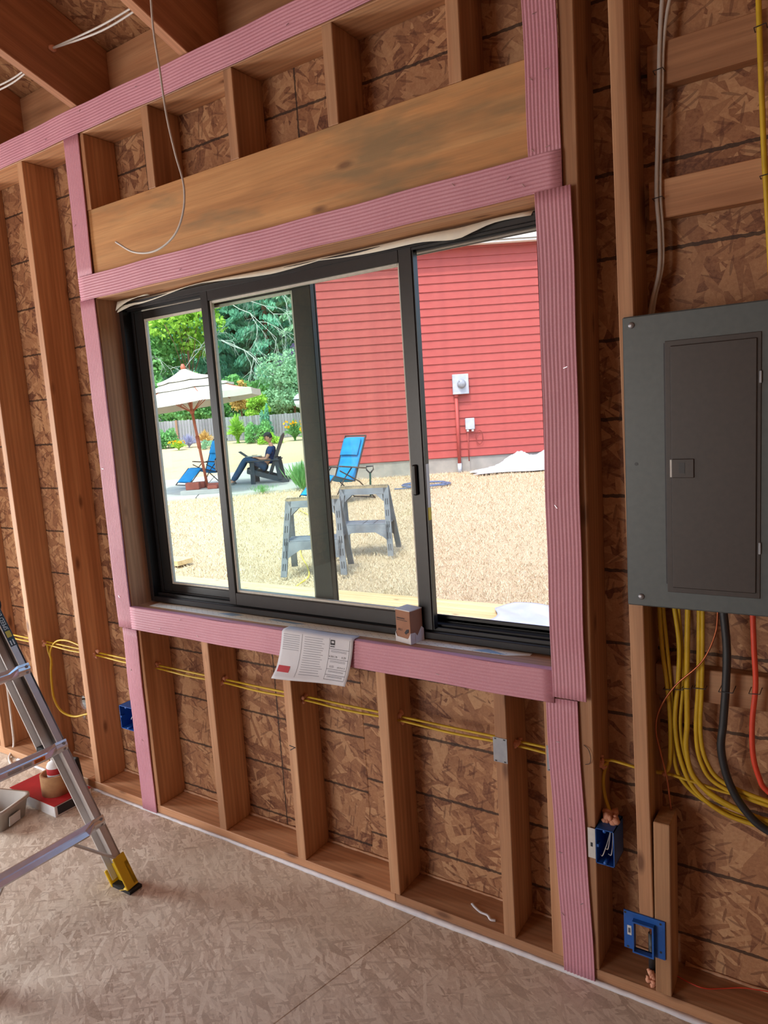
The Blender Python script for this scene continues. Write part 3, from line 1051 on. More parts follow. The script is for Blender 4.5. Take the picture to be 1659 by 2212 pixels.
# ------------------------------------------------------------------ blue outlet boxes
M['bbox'] = plain('blue_outlet_box', (28, 88, 168), (22, 76, 150), 30, rough=.45)
M['bbin'] = plain('dark_blue_outlet_box_inside', (16, 52, 112), (14, 46, 100), 30, rough=.5)
def outlet_box(name, label, x0, x1, z0, z1, y0, dep, bracket):
    T = thing(name, label, 'outlet box', (0, 0, 0))
    mb = MB(); w = .0022
    mb.box((x0, y0, z0), (x0 + w, y0 + dep, z1)); mb.box((x1 - w, y0, z0), (x1, y0 + dep, z1))
    mb.box((x0, y0, z0), (x1, y0 + dep, z0 + w)); mb.box((x0, y0, z1 - w), (x1, y0 + dep, z1))
    mb.box((x0, y0 + dep - w, z0), (x1, y0 + dep, z1))
    mb.build('shell', M['bbox'], T)
    xc = (x0 + x1) / 2
    for z, s in ((z0 + .005, 1), (z1 - .005, -1)):
        MB().tube([(xc, y0 - .0004, z), (xc, y0 + .03, z)], .0048, 8).build('screw_post', M['bbox'], T, True)
    MB().box((x0 + .0025, y0 + .001, (z0 + z1) / 2 - .004), (x0 + .008, y0 + .02, (z0 + z1) / 2 + .004)).build('screw_post', M['bbox'], T)
    if bracket:
        bx0, bx1 = bracket
        pl = MB().box((bx0, y0 - .0012, z0 + .012), (bx1, y0 + .0006, z1 - .004)).build('bracket', M['stickerw'], T)
        MB().box(((bx0 + bx1) / 2 - .003, y0 - .0016, (z0 + z1) / 2 - .006), ((bx0 + bx1) / 2 + .003, y0 - .001, (z0 + z1) / 2 + .006)).build('slot', M['dkgrey2'], pl)
    return T
outlet_box('outlet_box', 'open blue outlet box with loose wires at the lower right', 1.4385, 1.489, .373, .477, -.008, .088, (1.418, 1.4385))
outlet_box('outlet_box', 'open blue outlet box on the left of the left pink strip', -.640, -.552, .352, .456, -.004, .085, None)
for i, (a_, b_, lab) in enumerate((((1.447, .072, .468), (1.470, .004, .42), 'upper loose wire in the right blue box'), ((1.452, .07, .462), (1.476, .012, .40), 'middle loose wire in the right blue box'), ((1.458, .068, .456), (1.455, .006, .395), 'lower loose wire in the right blue box'))):
    a_, b_ = Vector(a_), Vector(b_)
    tag(MB().tube(spline([a_, a_.lerp(b_, .5) + Vector((.008, 0, .014)), b_, b_ + Vector((-.012, .012, -.012))], 6), .0016, 6).build('wire', M['wcab'], None, True), lab, 'wire', 'loose wires in the right blue box')
tag(MB().tube(spline([(-.60, .07, .42), (-.585, .02, .405), (-.575, .004, .40), (-.57, .006, .412)], 6), .0016, 6).build('wire', M['wcab'], None, True), 'short white wire end in the left blue box', 'wire')
o = crust((1.466, .05, .485), .020, 81, (1.6, 1.5, .5), 16).build('spray_foam', M['plug'], None, True)
tag(o, 'crusty peach spray foam on top of the right blue box', 'foam')
# low voltage mounting ring, conduit stub with foam
T = thing('mounting_ring', 'blue plastic mounting ring with open square near the floor', 'mounting ring', (0, 0, 0))
mr = MB()
rx0, rx1, rz0, rz1 = 1.510, 1.617, .145, .256
hx0, hx1, hz0, hz1 = 1.540, 1.587, .152, .236
mr.box((rx0, -.005, rz0), (hx0, -.001, rz1)); mr.box((hx1, -.005, rz0), (rx1, -.001, rz1))
mr.box((hx0, -.005, rz0), (hx1, -.001, hz0)); mr.box((hx0, -.005, hz1), (hx1, -.001, rz1))
mr.build('plate', M['bbox'], T)
rm = MB(); e = .004
rm.box((hx0 - e, -.020, hz0 - e), (hx0, -.001, hz1 + e)); rm.box((hx1, -.020, hz0 - e), (hx1 + e, -.001, hz1 + e))
rm.box((hx0, -.020, hz0 - e), (hx1, -.001, hz0)); rm.box((hx0, -.020, hz1), (hx1, -.001, hz1 + e))
rm.build('raised_rim', M['bbox'], T)
st_ = box('sticker', (1.519, -.0056, .186), (1.530, -.0049, .214), M['stickerw'], T)
box('sticker_print', (1.5215, -.0060, .193), (1.5275, -.0055, .207), M['ink'], st_)
for x, z in ((1.514, .25), (1.606, .247), (1.52, .15), (1.606, .165)):
    MB().tube([(x, -.0056, z), (x, -.004, z)], .0032, 8).build('screw_hole', M['dkgrey2'], T)
T = thing('conduit_stub', 'dark conduit stub standing on the plate behind the blue ring', 'pipe', (0, 0, 0))
MB().tube([(1.573, .036, .04), (1.573, .036, .18)], .0095, 10).build('pipe', M['blk'], T, True)
MB().tube([(1.573, .036, .18), (1.573, .036, .215)], .006, 8).build('wire_end', M['cop'], T, True)
o = crust((1.572, .018, .060), .014, 93, (.8, .7, 1.7), 12).build('foam_lump', M['plug'], None, True)
tag(o, 'pale foam lump at the foot of the dark conduit stub', 'foam')
cable('wire', [(1.625, .07, .05), (1.66, .07, .042), (1.70, .07, .041), (1.74, .09, .042), (1.79, .11, .05), (1.86, .12, .06)], .0016, M['rcab'], 'thin red wire lying on the plate at the lower right', 'wire')

# ------------------------------------------------------------------ electrical panel
M['pan'] = plain('grey_panel_paint', (84, 92, 94), (78, 86, 88), 60, rough=.42)
M['pandoor'] = plain('brown_grey_panel_door', (62, 56, 54), (56, 51, 50), 80, rough=.45)
EP = thing('electrical_panel', 'grey electrical panel with a dark door at the right edge', 'electrical panel', (0, 0, 0))
px0, px1, pz0, pz1 = 1.5405, 1.918, 1.116, 1.822
MB().box((px0 + .014, -.010, pz0 + .012), (px1 - .014, .095, pz1 - .012)).build('cabinet', M['pan'], EP)
cv = MB().box((px0, -.016, pz0), (px1, -.0105, pz1), None, .003).build('cover', M['pan'], EP)
dx0, dx1, dz0, dz1 = 1.637, 1.838, 1.158, 1.756
dr = MB().box((dx0, -.0185, dz0), (dx1, -.0158, dz1), None, .001)
dr.box((dx0 + .012, -.0215, dz0 + .012), (dx1 - .008, -.018, dz1 - .012), None, .002)
DO = dr.build('door', M['pandoor'], EP)
MB().box((dx0 - .003, -.0172, dz0 + .02), (dx0 + .0005, -.0155, dz1 - .004)).build('door_gap', M['dkgrey2'], EP)
lt_ = MB().box((1.6505, -.0245, 1.437), (1.7, -.021, 1.482), None, .0015).build('latch', M['pandoor'], DO)
box('latch_slot', (1.667, -.0252, 1.448), (1.680, -.0243, 1.473), M['blk'], DO)
box('latch_edge', (1.6465, -.0225, 1.439), (1.6505, -.020, 1.480), M['stickerw'], DO)
for z in (1.645, 1.262):
    MB().box((dx1 - .004, -.0205, z), (dx1 + .001, -.017, z + .027), None, .0008).build('hinge', M['galv'], DO)
for x, z in ((1.5615, 1.801), (1.574, 1.140)):
    sm = Matrix.Translation((x, -.016, z)) @ Matrix.Rotation(R(90), 4, 'X')
    s_ = MB().lathe([(.0078, 0), (.0076, .002), (.005, .0045), (.001, .0052)], sides=14, M=sm).build('screw', M['galv'], cv, True)
MB().tube([(1.5675, -.0167, 1.471), (1.5675, -.0155, 1.471)], .0042, 10).build('pilot_hole', M['blk'], cv)
M['yel2'] = M['yel']
def pcab(name, pts, r, mat, label, group=None, flat=None):
    return cable(name, pts, r, M[mat], label, group=group, flat=flat)
Y_ = 'yellow cables below the panel'
pcab('cable', [(1.593, .08, 1.13), (1.593, .085, 1.089), (1.599, .085, .978), (1.610, .085, .878), (1.617, .085, .777), (1.615, .085, .672), (1.604, .085, .635), (1.57, .08, .63)], .0056, 'yel', 'yellow cable leftmost below the panel, bending back to the stud', Y_)
pcab('cable', [(1.600, .09, 1.13), (1.602, .092, 1.07), (1.611, .094, .96), (1.618, .094, .86), (1.622, .094, .77), (1.622, .094, .69), (1.64, .094, .62), (1.70, .095, .57), (1.80, .095, .545), (1.93, .095, .53)], .0053, 'yel', 'yellow cable behind the leftmost one below the panel', Y_)
pcab('cable', [(1.630, .08, 1.13), (1.630, .085, 1.093), (1.641, .085, .996), (1.638, .085, .895), (1.629, .085, .779), (1.642, .085, .678), (1.676, .085, .602), (1.742, .085, .555), (1.828, .085, .540), (1.95, .085, .53)], .0059, 'yel', 'second yellow cable group below the panel sweeping to the right', Y_)
pcab('cable', [(1.637, .09, 1.13), (1.640, .093, 1.06), (1.646, .094, .97), (1.646, .094, .87), (1.640, .094, .76), (1.655, .094, .67), (1.70, .094, .60), (1.78, .094, .565), (1.95, .094, .55)], .0053, 'yel', 'yellow cable behind the second group below the panel', Y_)
pcab('cable', [(1.664, .075, 1.13), (1.664, .08, 1.098), (1.662, .08, 1.0), (1.660, .08, .888), (1.660, .08, .787), (1.657, .08, .71), (1.677, .08, .637), (1.743, .08, .589), (1.848, .08, .561), (1.95, .08, .55)], .0070, 'yel', 'thick yellow cable third from left below the panel', Y_)
pcab('cable', [(1.690, .075, 1.13), (1.690, .082, 1.10), (1.689, .082, .99), (1.687, .082, .89), (1.681, .082, .767), (1.692, .082, .685), (1.73, .082, .632), (1.84, .082, .604), (1.95, .082, .60)], .0056, 'yel', 'yellow cable fourth from left below the panel', Y_)
pcab('cable', [(1.699, .075, 1.13), (1.699, .08, 1.10), (1.698, .08, .99), (1.696, .08, .89), (1.692, .08, .767), (1.706, .08, .69), (1.745, .08, .642), (1.85, .08, .615), (1.95, .08, .61)], .0056, 'yel', 'rightmost yellow cable below the panel beside the copper wire', Y_)
pcab('ground_wire', [(1.737, .06, 1.13), (1.737, .06, 1.104), (1.731, .06, 1.039), (1.699, .06, .962), (1.637, .06, .891), (1.597, .06, .821), (1.586, .06, .761), (1.597, .06, .699), (1.612, .06, .631), (1.617, .07, .56), (1.62, .1, .45)], .0024, 'cop', 'bare copper wire curving left below the panel')
pcab('cable', [(1.749, .055, 1.13), (1.749, .06, 1.105), (1.757, .06, 1.006), (1.755, .06, .910), (1.749, .06, .812), (1.744, .06, .738), (1.762, .06, .655), (1.799, .06, .589), (1.850, .06, .548), (1.95, .07, .52)], .0100, 'blk', 'thick black cable hanging below the panel')
pcab('cable', [(1.814, .055, 1.13), (1.814, .06, 1.100), (1.817, .06, 1.014), (1.821, .06, .921), (1.814, .06, .825), (1.816, .06, .741), (1.830, .06, .683), (1.849, .06, .652), (1.93, .06, .60)], .0066, 'rcab', 'red cable hanging below the panel')
pcab('cable', [(1.575, .085, 1.80), (1.586, .085, 1.863), (1.604, .085, 1.937), (1.605, .085, 2.024), (1.600, .085, 2.110), (1.604, .085, 2.235), (1.608, .085, 2.337), (1.611, .085, 2.437), (1.618, .085, 2.534), (1.63, .085, 2.62), (1.65, .085, 2.74)], .0048, 'wcab', 'white cable rising from the top of the panel')
pcab('cable', [(1.582, .09, 1.80), (1.592, .092, 1.87), (1.610, .092, 1.945), (1.611, .092, 2.03), (1.607, .092, 2.115), (1.610, .092, 2.235), (1.614, .092, 2.337), (1.618, .092, 2.437), (1.630, .092, 2.52), (1.655, .092, 2.60), (1.69, .09, 2.74)], .0042, 'wcab', 'second white cable behind the one rising from the panel')
pcab('cable', [(1.806, .085, 2.74), (1.812, .085, 2.60), (1.815, .085, 2.522), (1.818, .085, 2.438), (1.821, .085, 2.353), (1.825, .085, 2.257), (1.830, .085, 2.140), (1.836, .085, 2.040), (1.845, .085, 1.879), (1.85, .085, 1.80)], .0062, 'yel', 'yellow cable at the upper right corner above the panel')
for k, (x, y, z, w) in enumerate(((1.608, .078, 2.385, .011), (1.603, .078, 2.10, .011), (1.821, .077, 2.41, .012), (1.834, .077, 2.10, .012), (1.613, .077, .868, .011), (1.640, .077, .872, .011), (1.660, .072, .88, .011), (1.691, .073, .885, .014), (1.756, .048, .895, .016), (1.819, .052, .90, .012))):
    LBS = ['upper staple on the white cables', 'lower staple on the white cables', 'upper staple on the yellow cable above the panel', 'lower staple on the yellow cable above the panel', 'staple on the leftmost yellow cables below the panel', 'staple on the second yellow cables below the panel', 'staple on the thick yellow cable below the panel', 'staple on the fourth yellow cables below the panel', 'staple on the thick black cable', 'staple on the red cable']
    tag(MB().tube([(x - w, .1, z - .001), (x - w, y, z), (x + w, y, z + .002), (x + w, .1, z + .001)], .0011, 5).build('cable_staple', M['dkgrey2']), LBS[k], 'staple', 'cable staples')

# ------------------------------------------------------------------ white cables under the roof
cable('hanging_cable', [(.165, -.25, 3.06), (.22, -.25, 3.06), (.275, -.25, 3.02), (.288, -.25, 2.93), (.284, -.25, 2.858), (.282, -.25, 2.772), (.291, -.25, 2.669), (.301, -.25, 2.539), (.321, -.25, 2.431), (.344, -.25, 2.335), (.329, -.25, 2.260), (.279, -.25, 2.203), (.189, -.25, 2.176), (.091, -.25, 2.189), (.006, -.25, 2.235)], .0033, M['wcab'], 'white cable hanging in a hook from the roof before the header')
for dz, lab in ((0, 'upper white cable between the two rafters'), (-.016, 'lower white cable between the two rafters')):
    cable('cable', [(-.44, -.088, 3.012), (-.40, -.088, 3.008 + dz * .2), (-.15, -.09, 2.992 + dz), (.05, -.09, 2.994 + dz * .8), (.124, -.09, 2.998)], .0035, M['wcab'], lab)
for dz, lab in ((0, 'upper white cable left of the left rafter'), (-.014, 'lower white cable left of the left rafter')):
    cable('cable', [(-1.042, -.09, 3.01), (-.9, -.09, 2.995 + dz), (-.7, -.09, 2.985 + dz), (-.52, -.09, 3.0 + dz * .4), (-.478, -.088, 3.008)], .0035, M['wcab'], lab)
tag(MB().blob((-.436, -.088, 3.010), .012, 12, 2, .3, (.5, 1.2, 1)).build('foam_plug', M['plug'], None, True), 'foam plug where the white cables pass the left rafter', 'foam')

# ================================================================== ladder
M['alum'] = plain('ladder_aluminium', (222, 224, 230), (206, 208, 216), 18, rough=.27, metal=.8)
M['alumd'] = plain('dull_aluminium', (206, 202, 200), (192, 188, 188), 18, rough=.5, metal=.35)
M['yfoot'] = plain('yellow_foot_plastic', (232, 196, 30), (216, 180, 24), 16, rough=.45)
M['rubber'] = plain('black_rubber', (34, 34, 36), (28, 28, 30), 20, rough=.8)
LD = thing('ladder', 'aluminium folding ladder with yellow feet at the left edge', 'ladder', (0, 0, 0))
TOPZ = 1.66
def rp(z, side, back=0):
    y = (-.386 - .126 * min(z, 1.0)) if side > 0 else (-.93 + .126 * min(z, 1.0))
    x = -.12 - .4 * z if not back else -.12 - .8 * TOPZ + .4 * z
    return Vector((x, y, z))
def rail_piece(p0, p1, side, back, dep, off=Vector((0, 0, 0)), th=.006, fl=.028):
    """channel: web across y, flanges front and rear; dep = depth of the rail along x"""
    p0, p1 = p0 + off, p1 + off
    t = (p1 - p0).normalized()
    yv = Vector((0, 1, 0)); yv = (yv - t * yv.dot(t)).normalized()
    xv = yv.cross(t)
    L = (p1 - p0).length
    Mx = Matrix(((xv.x, yv.x, t.x, p0.x), (xv.y, yv.y, t.y, p0.y), (xv.z, yv.z, t.z, p0.z), (0, 0, 0, 1)))
    mb = MB()
    s = -1 if not back else 1
    mb.box((min(0, s * dep), -th / 2 + .011, 0), (max(0, s * dep), th / 2 + .011, L), Mx)
    for x in (0, s * (dep - .005)):
        mb.box((min(x, x + s * .005), -fl / 2, 0), (max(x, x + s * .005), fl / 2, L), Mx)
    mb.box((min(s * dep * .42, s * dep * .58), .004, 0), (max(s * dep * .42, s * dep * .58), .011, L), Mx)
    return mb
RZ = (.255, .535, .815, 1.095, 1.375)
for back in (0, 1):
    for side in (1, -1):
        rail = rail_piece(rp(.05, side, back), rp(1.0, side, back) + (rp(1.0, side, back) - rp(.05, side, back)).normalized() * .12, side, back, .078).build('outer_rail', M['alumd'], LD)
        inn = Vector((-.050 if not back else .05, -.026 * side, 0))
        rail_piece(rp(.53, side, back), rp(1.05, side, back), side, back, .062, inn).build('inner_rail', M['alumd'], LD)
        rail_piece(rp(1.05, side, back), rp(TOPZ, side, back), side, back, .062, inn).build('inner_rail', M['alumd'], LD)
        c = rp(.51, side, back) + inn
        sg = -1 if not back else 1
        MB().box((c.x + min(0, sg * .068) , c.y - .018, c.z - .018), (c.x + max(0, sg * .068), c.y + .018, c.z + .012), None, .004).build('end_cap', M['rubber'], LD)
        f0, f1 = rp(.012, side, back), rp(.12, side, back)
        t = (f1 - f0).normalized()
        yv = Vector((0, 1, 0)); yv = (yv - t * yv.dot(t)).normalized(); xv = yv.cross(t)
        Mx = Matrix(((xv.x, yv.x, t.x, f0.x), (xv.y, yv.y, t.y, f0.y), (xv.z, yv.z, t.z, f0.z), (0, 0, 0, 1)))
        ft = MB()
        x0, x1 = (-.086, .008) if not back else (-.008, .086)
        ft.box((x0, .006, .006), (x1, .024, .095), Mx, .002)
        ft.box((x1 - .008, -.024, .006), (x1, .024, .125), Mx, .002)
        ft.box((x0, -.024, .006), (x0 + .008, .024, .085), Mx, .002)
        ft.box((x0, -.024, .0), (x1, .024, .01), Mx, .002)
        fo = ft.build('foot', M['yfoot'], LD)
        fl_ = rp(0, side, back)
        MB().prism([(fl_.x + x0 - .0, .0), (fl_.x + x1 + .004, .0), (fl_.x + x1 + .006, .012), (fl_.x + x0 + .0, .012)], 'y', fl_.y - .026, fl_.y + .026).build('rubber_sole', M['rubber'], fo)
    # rungs, flattened ends with rivets
    for k, z in enumerate(RZ):
        a, b = rp(z, -1, back), rp(z, 1, back)
        xo = .003 if not back else -.003
        s = 1 if not back else -1
        ins = 0 if z < 1.0 else .026
        wdt, hgt = .046, .036
        ys = [a.y - .012 + ins, a.y + .030 + ins, a.y + .075 + ins, b.y - .075 - ins, b.y - .030 - ins, b.y + .012 - ins]
        fl = [.22, .22, 1, 1, .22, .22]
        V, F = [], []
        prof = [(0, -.5), (.45, -.5), (.95, -.16), (1, .02), (.62, .25), (.56, .20), (.5, .31), (.12, .5), (0, .5)]
        for y, q in zip(ys, fl):
            for (px_, pz_) in prof:
                V.append((a.x + s * (.002 + px_ * wdt * q), y, z + pz_ * hgt * (1.15 if q < 1 else 1)))
        n = len(prof)
        for i in range(5):
            for m_ in range(n):
                F.append((i * n + m_, i * n + (m_ + 1) % n, (i + 1) * n + (m_ + 1) % n, (i + 1) * n + m_))
        F += [tuple(range(n))[::-1], tuple(5 * n + m_ for m_ in range(n))]
        rg2 = MB().add(V, F).build('rung', M['alum'], LD)
        for y in (ys[0] + .012, ys[-1] - .012):
            for dz in (-.010, .010):
                mm = Matrix.Translation((a.x + s * .009, y, z + dz)) @ Matrix.Rotation(R(90) * s, 4, 'Y')
                MB().lathe([(.006, 0), (.0055, .002), (.003, .0038), (.0005, .004)], sides=8, M=mm).build('rivet', M['galv'], rg2, True)
    for side in (1, -1):
        p = rp(.115, side, back); q = rp(.245, side, back) + Vector((0, -.13 * side, 0))
        MB().tube([p, q], .010, 4, flat=.5).build('brace', M['alumd'], LD)
for side in (1, -1):
    c = rp(TOPZ, side)
    MB().tube([(c.x - .02, c.y - .04 - .026 * side, TOPZ + .02), (c.x - .02, c.y + .04 - .026 * side, TOPZ + .02)], .055, 18).build('hinge', M['rubber'], LD, True)
    cc = rp(1.16, side)
    MB().tube([(cc.x + .012, cc.y - .02, 1.045), (cc.x + .012, cc.y + .02, 1.045)], .03, 14).build('lock_knob', M['rubber'], LD, True)
# printed stickers on the front flange of the right rail and on a rung
M['blab'] = plain('black_label', (24, 26, 28), (20, 22, 24), 40, rough=.4)
M['olab'] = plain('orange_label', (226, 120, 50), (214, 110, 44), 40, rough=.5)
M['wink'] = plain('white_ink', (226, 230, 226), (214, 218, 214), 40, rough=.5)
M['yink'] = plain('yellow_ink', (206, 186, 60), (196, 176, 52), 40, rough=.5)
q0, q1 = rp(.90, 1), rp(1.0, 1)
t = (q1 - q0).normalized()
yv = Vector((0, 1, 0)); yv = (yv - t * yv.dot(t)).normalized(); xv = yv.cross(t)
LM = Matrix(((t.x, yv.x, xv.x, q0.x), (t.y, yv.y, xv.y, q0.y), (t.z, yv.z, xv.z, q0.z), (0, 0, 0, 1)))
lab = MB().box((0, -.0125, .0002), (.185, .0125, .0008), LM).build('speed_lock_label', M['blab'], LD)
tv, tf = text_mesh('SPEED LOCK', .0225)
MB().add([(.062 + p.x * .80, .0078 - p.y, .0011) for p in tv], tf, LM).build('lettering', M['wink'], lab)['kind'] = 'stuff'
MB().box((.034, -.009, .0009), (.058, .009, .0011), LM).build('yellow_mark', M['yink'], lab)
MB().box((.004, -.008, .0009), (.022, -.004, .0011), LM).box((.004, .002, .0009), (.024, .006, .0011), LM).build('small_print', M['wink'], lab)['kind'] = 'stuff'
a = rp(.535, 1)
os_ = box('warning_label', (a.x + .0465, a.y - .135, .536), (a.x + .0486, a.y - .096, .549), M['olab'], LD)
ink_ = MB()
for k in range(3):
    ink_.box((a.x + .0486, a.y - .131, .5385 + k * .003), (a.x + .0489, a.y - .105, .5395 + k * .003))
ink_.build('small_print', M['inkd'], os_)['kind'] = 'stuff'
o2 = box('care_label', (a.x + .0465, a.y - .23, .536), (a.x + .0485, a.y - .14, .549), M['alum'], LD)
ink_ = MB()
for k in range(4):
    ink_.box((a.x + .0485, a.y - .226, .5375 + k * .003), (a.x + .0488, a.y - .18, .5385 + k * .003))
    ink_.box((a.x + .0485, a.y - .172, .5375 + k * .003), (a.x + .0488, a.y - .145, .5385 + k * .003))
ink_.build('small_print', M['ink'], o2)['kind'] = 'stuff'

# ------------------------------------------------------------------ things on the floor behind the ladder
M['redcard'] = plain('red_card', (176, 34, 40), (160, 28, 36), 20, rough=.5)
M['tubm'] = plain('translucent_tub', (190, 184, 176), (172, 166, 158), 12, rough=.35)
M['kraft'] = plain('kraft_card', (176, 134, 92), (160, 118, 80), 40, rough=.8)
RB = thing('product_box', 'flat red and white box on the floor behind the ladder', 'box', (0, 0, 0))
MB().box((-1.19, -.238, 0), (-.84, -.06, .052), None, .002).build('box_body', M['cartonw'], RB)
MB().box((-1.191, -.239, .0505), (-.839, -.059, .0535)).build('red_top', M['redcard'], RB)
MB().box((-.8405, -.225, .008), (-.8385, -.075, .046)).build('dark_print', M['inkd'], RB)
TR = thing('tape_roll', 'thick brown card tape roll standing on the red box', 'tape roll', (-.955, -.150, .0536))
V = [(.064, 0), (.064, .088), (.050, .088), (.050, .004), (.0, .004)]
MB().lathe([(.0641, 0), (.0641, .088), (.0635, .089), (.051, .089), (.050, .086), (.050, .003), (.001, .003)], sides=32).build('roll', M['kraft'], TR, True)
BT = thing('glue_bottle', 'white bottle with red label standing in the tape roll', 'bottle', (-.952, -.148, .0567))
MB().lathe([(.034, 0), (.036, .006), (.036, .118), (.03, .132), (.014, .142), (.012, .158)], sides=20).build('bottle_body', M['cartonw'], BT, True)
MB().lathe([(.0362, .086), (.0364, .087), (.0364, .113), (.0362, .114)], sides=20).build('label', M['redcard'], BT, True)
MB().lathe([(.016, .150), (.016, .185), (.010, .192), (.006, .215), (.003, .217)], sides=14).build('cap', M['cartonw'], BT, True)
TB = thing('plastic_tub', 'open pale plastic tub on the floor at the left edge', 'tub', (-1.075, -.385, 0), R(18))
def tub():
    mb = MB()
    def rr(hx, hy, r, n=5):
        out = []
        for cx, cy, a0 in ((hx - r, hy - r, 0), (-hx + r, hy - r, 90), (-hx + r, -hy + r, 180), (hx - r, -hy + r, 270)):
            for k in range(n):
                an = R(a0 + 90 * k / (n - 1))
                out.append((cx + r * math.cos(an), cy + r * math.sin(an)))
        return out
    rings = [(rr(.115, .075, .025), 0.0), (rr(.130, .09, .03), .082), (rr(.138, .098, .032), .083), (rr(.138, .098, .032), .095), (rr(.126, .086, .03), .095), (rr(.112, .072, .024), .006)]
    V = [(x, y, z) for ring_, z in rings for x, y in ring_]
    n = len(rings[0][0])
    F = [tuple(range(n))[::-1]]
    for i in range(len(rings) - 1):
        for k in range(n):
            F.append((i * n + k, i * n + (k + 1) % n, (i + 1) * n + (k + 1) % n, (i + 1) * n + k))
    F.append(tuple((len(rings) - 1) * n + k for k in range(n)))
    return mb.add(V, F)
tub().build('tub_body', M['tubm'], TB, True)
sk = MB().box((.1285, -.04, .02), (.1315, .02, .062), Matrix.Rotation(R(9), 4, 'Y') @ Matrix.Translation((-.006, 0, .012))).build('sticker', M['stickerw'], TB)
BKB = thing('black_tool', 'small black plastic piece leaning by the stud behind the ladder', 'tool', (-.985, -.022, 0))
MB().box((0, -.02, .0), (.05, .0, .15), Matrix.Rotation(R(-10), 4, 'Y'), .006).build('tool_body', M['rubber'], BKB)
cable('cable', [(-1.64, .045, .60), (-1.64, .042, .368), (-1.638, .038, .168), (-1.635, .03, .045), (-1.6, -.02, .006), (-1.5, -.06, .005)], .006, M['wcab'], 'grey white cable hanging down in the left corner')

# ================================================================== the yard (plan frame turned 34 degrees to the shed wall)
YO = Vector((2.0295, -1.8109, 0))
YA = R(33.9943)
YR = Vector((math.cos(YA), math.sin(YA), 0))
YH = Vector((-math.sin(YA), math.cos(YA), 0))
def terr(s):
    return .1 if s < 19 else .1 + (s - 19) * .0425
def yd(a, s, z=None, dz=0.):
    p = YO + YR * float(a) + YH * float(s)
    p.z = float((terr(s) if z is None else z) + dz)
    return p
def ything(name, label, cat, a, s, z=None, rz=0, group=None):
    return thing(name, label, cat, yd(a, s, z), YA + rz, group)

# materials
def lawn_mat():
    t = NT('dry_lawn')
    v = t.obj()
    n1 = t.noise(v, 1.1, 5, .65)
    n2 = t.noise(v, 48, 7, .8)
    col = t.ramp(n2, [(.32, lin((146, 122, 96))), (.5, lin((190, 170, 138))), (.68, lin((220, 206, 178)))])
    grn = t.ramp(n1, [(.56, (0, 0, 0, 1)), (.76, (1, 1, 1, 1))])
    col = t.mix(t.math('MULTIPLY', grn, .38), col, lin((150, 146, 84)))
    return t.out(col, .95, bump=n2, bstr=.6, bdist=.02, Specular_IOR_Level=.1)
M['lawn'] = lawn_mat()
M['straw'] = plain('dry_grass_blade', (240, 226, 196), (150, 122, 86), 45, rough=.8, Specular_IOR_Level=.15)
M['conc'] = plain('patio_concrete', (176, 178, 172), (160, 162, 156), 3, rough=.85, bump=.1)
M['found'] = plain('foundation_concrete', (160, 156, 148), (140, 138, 132), 5, rough=.9)
M['red'] = plain('red_siding_paint', (168, 72, 66), (158, 64, 59), 6, rough=.6, rnd=.03)
M['white'] = plain('white_paint', (236, 236, 232), (224, 224, 222), 8, rough=.6)

# ground
NX, NY = 90, 110
aa = np.linspace(-40, 30, NX)
sss = np.concatenate([np.linspace(2.0, 20, 60), np.linspace(20.4, 75, NY - 60)])
rg = np.random.RandomState(3)
gv = []
for s_ in sss:
    for a_ in aa:
        p = yd(a_, s_)
        gv.append((p.x, p.y, p.z + .02 * math.sin(a_ * 1.3 + s_ * .7) * math.sin(s_ * 1.1) - .03))
gf = []
for i in range(NY - 1):
    for j in range(NX - 1):
        # keep the shed's own footprint clear of the lawn
        k = i * NX + j
        q = (k, k + 1, k + NX + 1, k + NX)
        if min(gv[m][1] for m in q) < .25 and max(gv[m][0] for m in q) > -3.4 and min(gv[m][0] for m in q) < 5.0:
            continue
        gf.append(q)
lawn = mesh('ground', gv, gf, M['lawn'], smooth=True)
tag(lawn, 'dry straw coloured lawn', None, None, 'structure')
strip0 = mesh('ground', [(-7, .16, .05), (7, .16, .05), (7, 3.2, .068), (-7, 3.2, .068)], [(0, 1, 2, 3)], M['lawn'])
tag(strip0, 'dry lawn strip along the shed', None, None, 'structure')

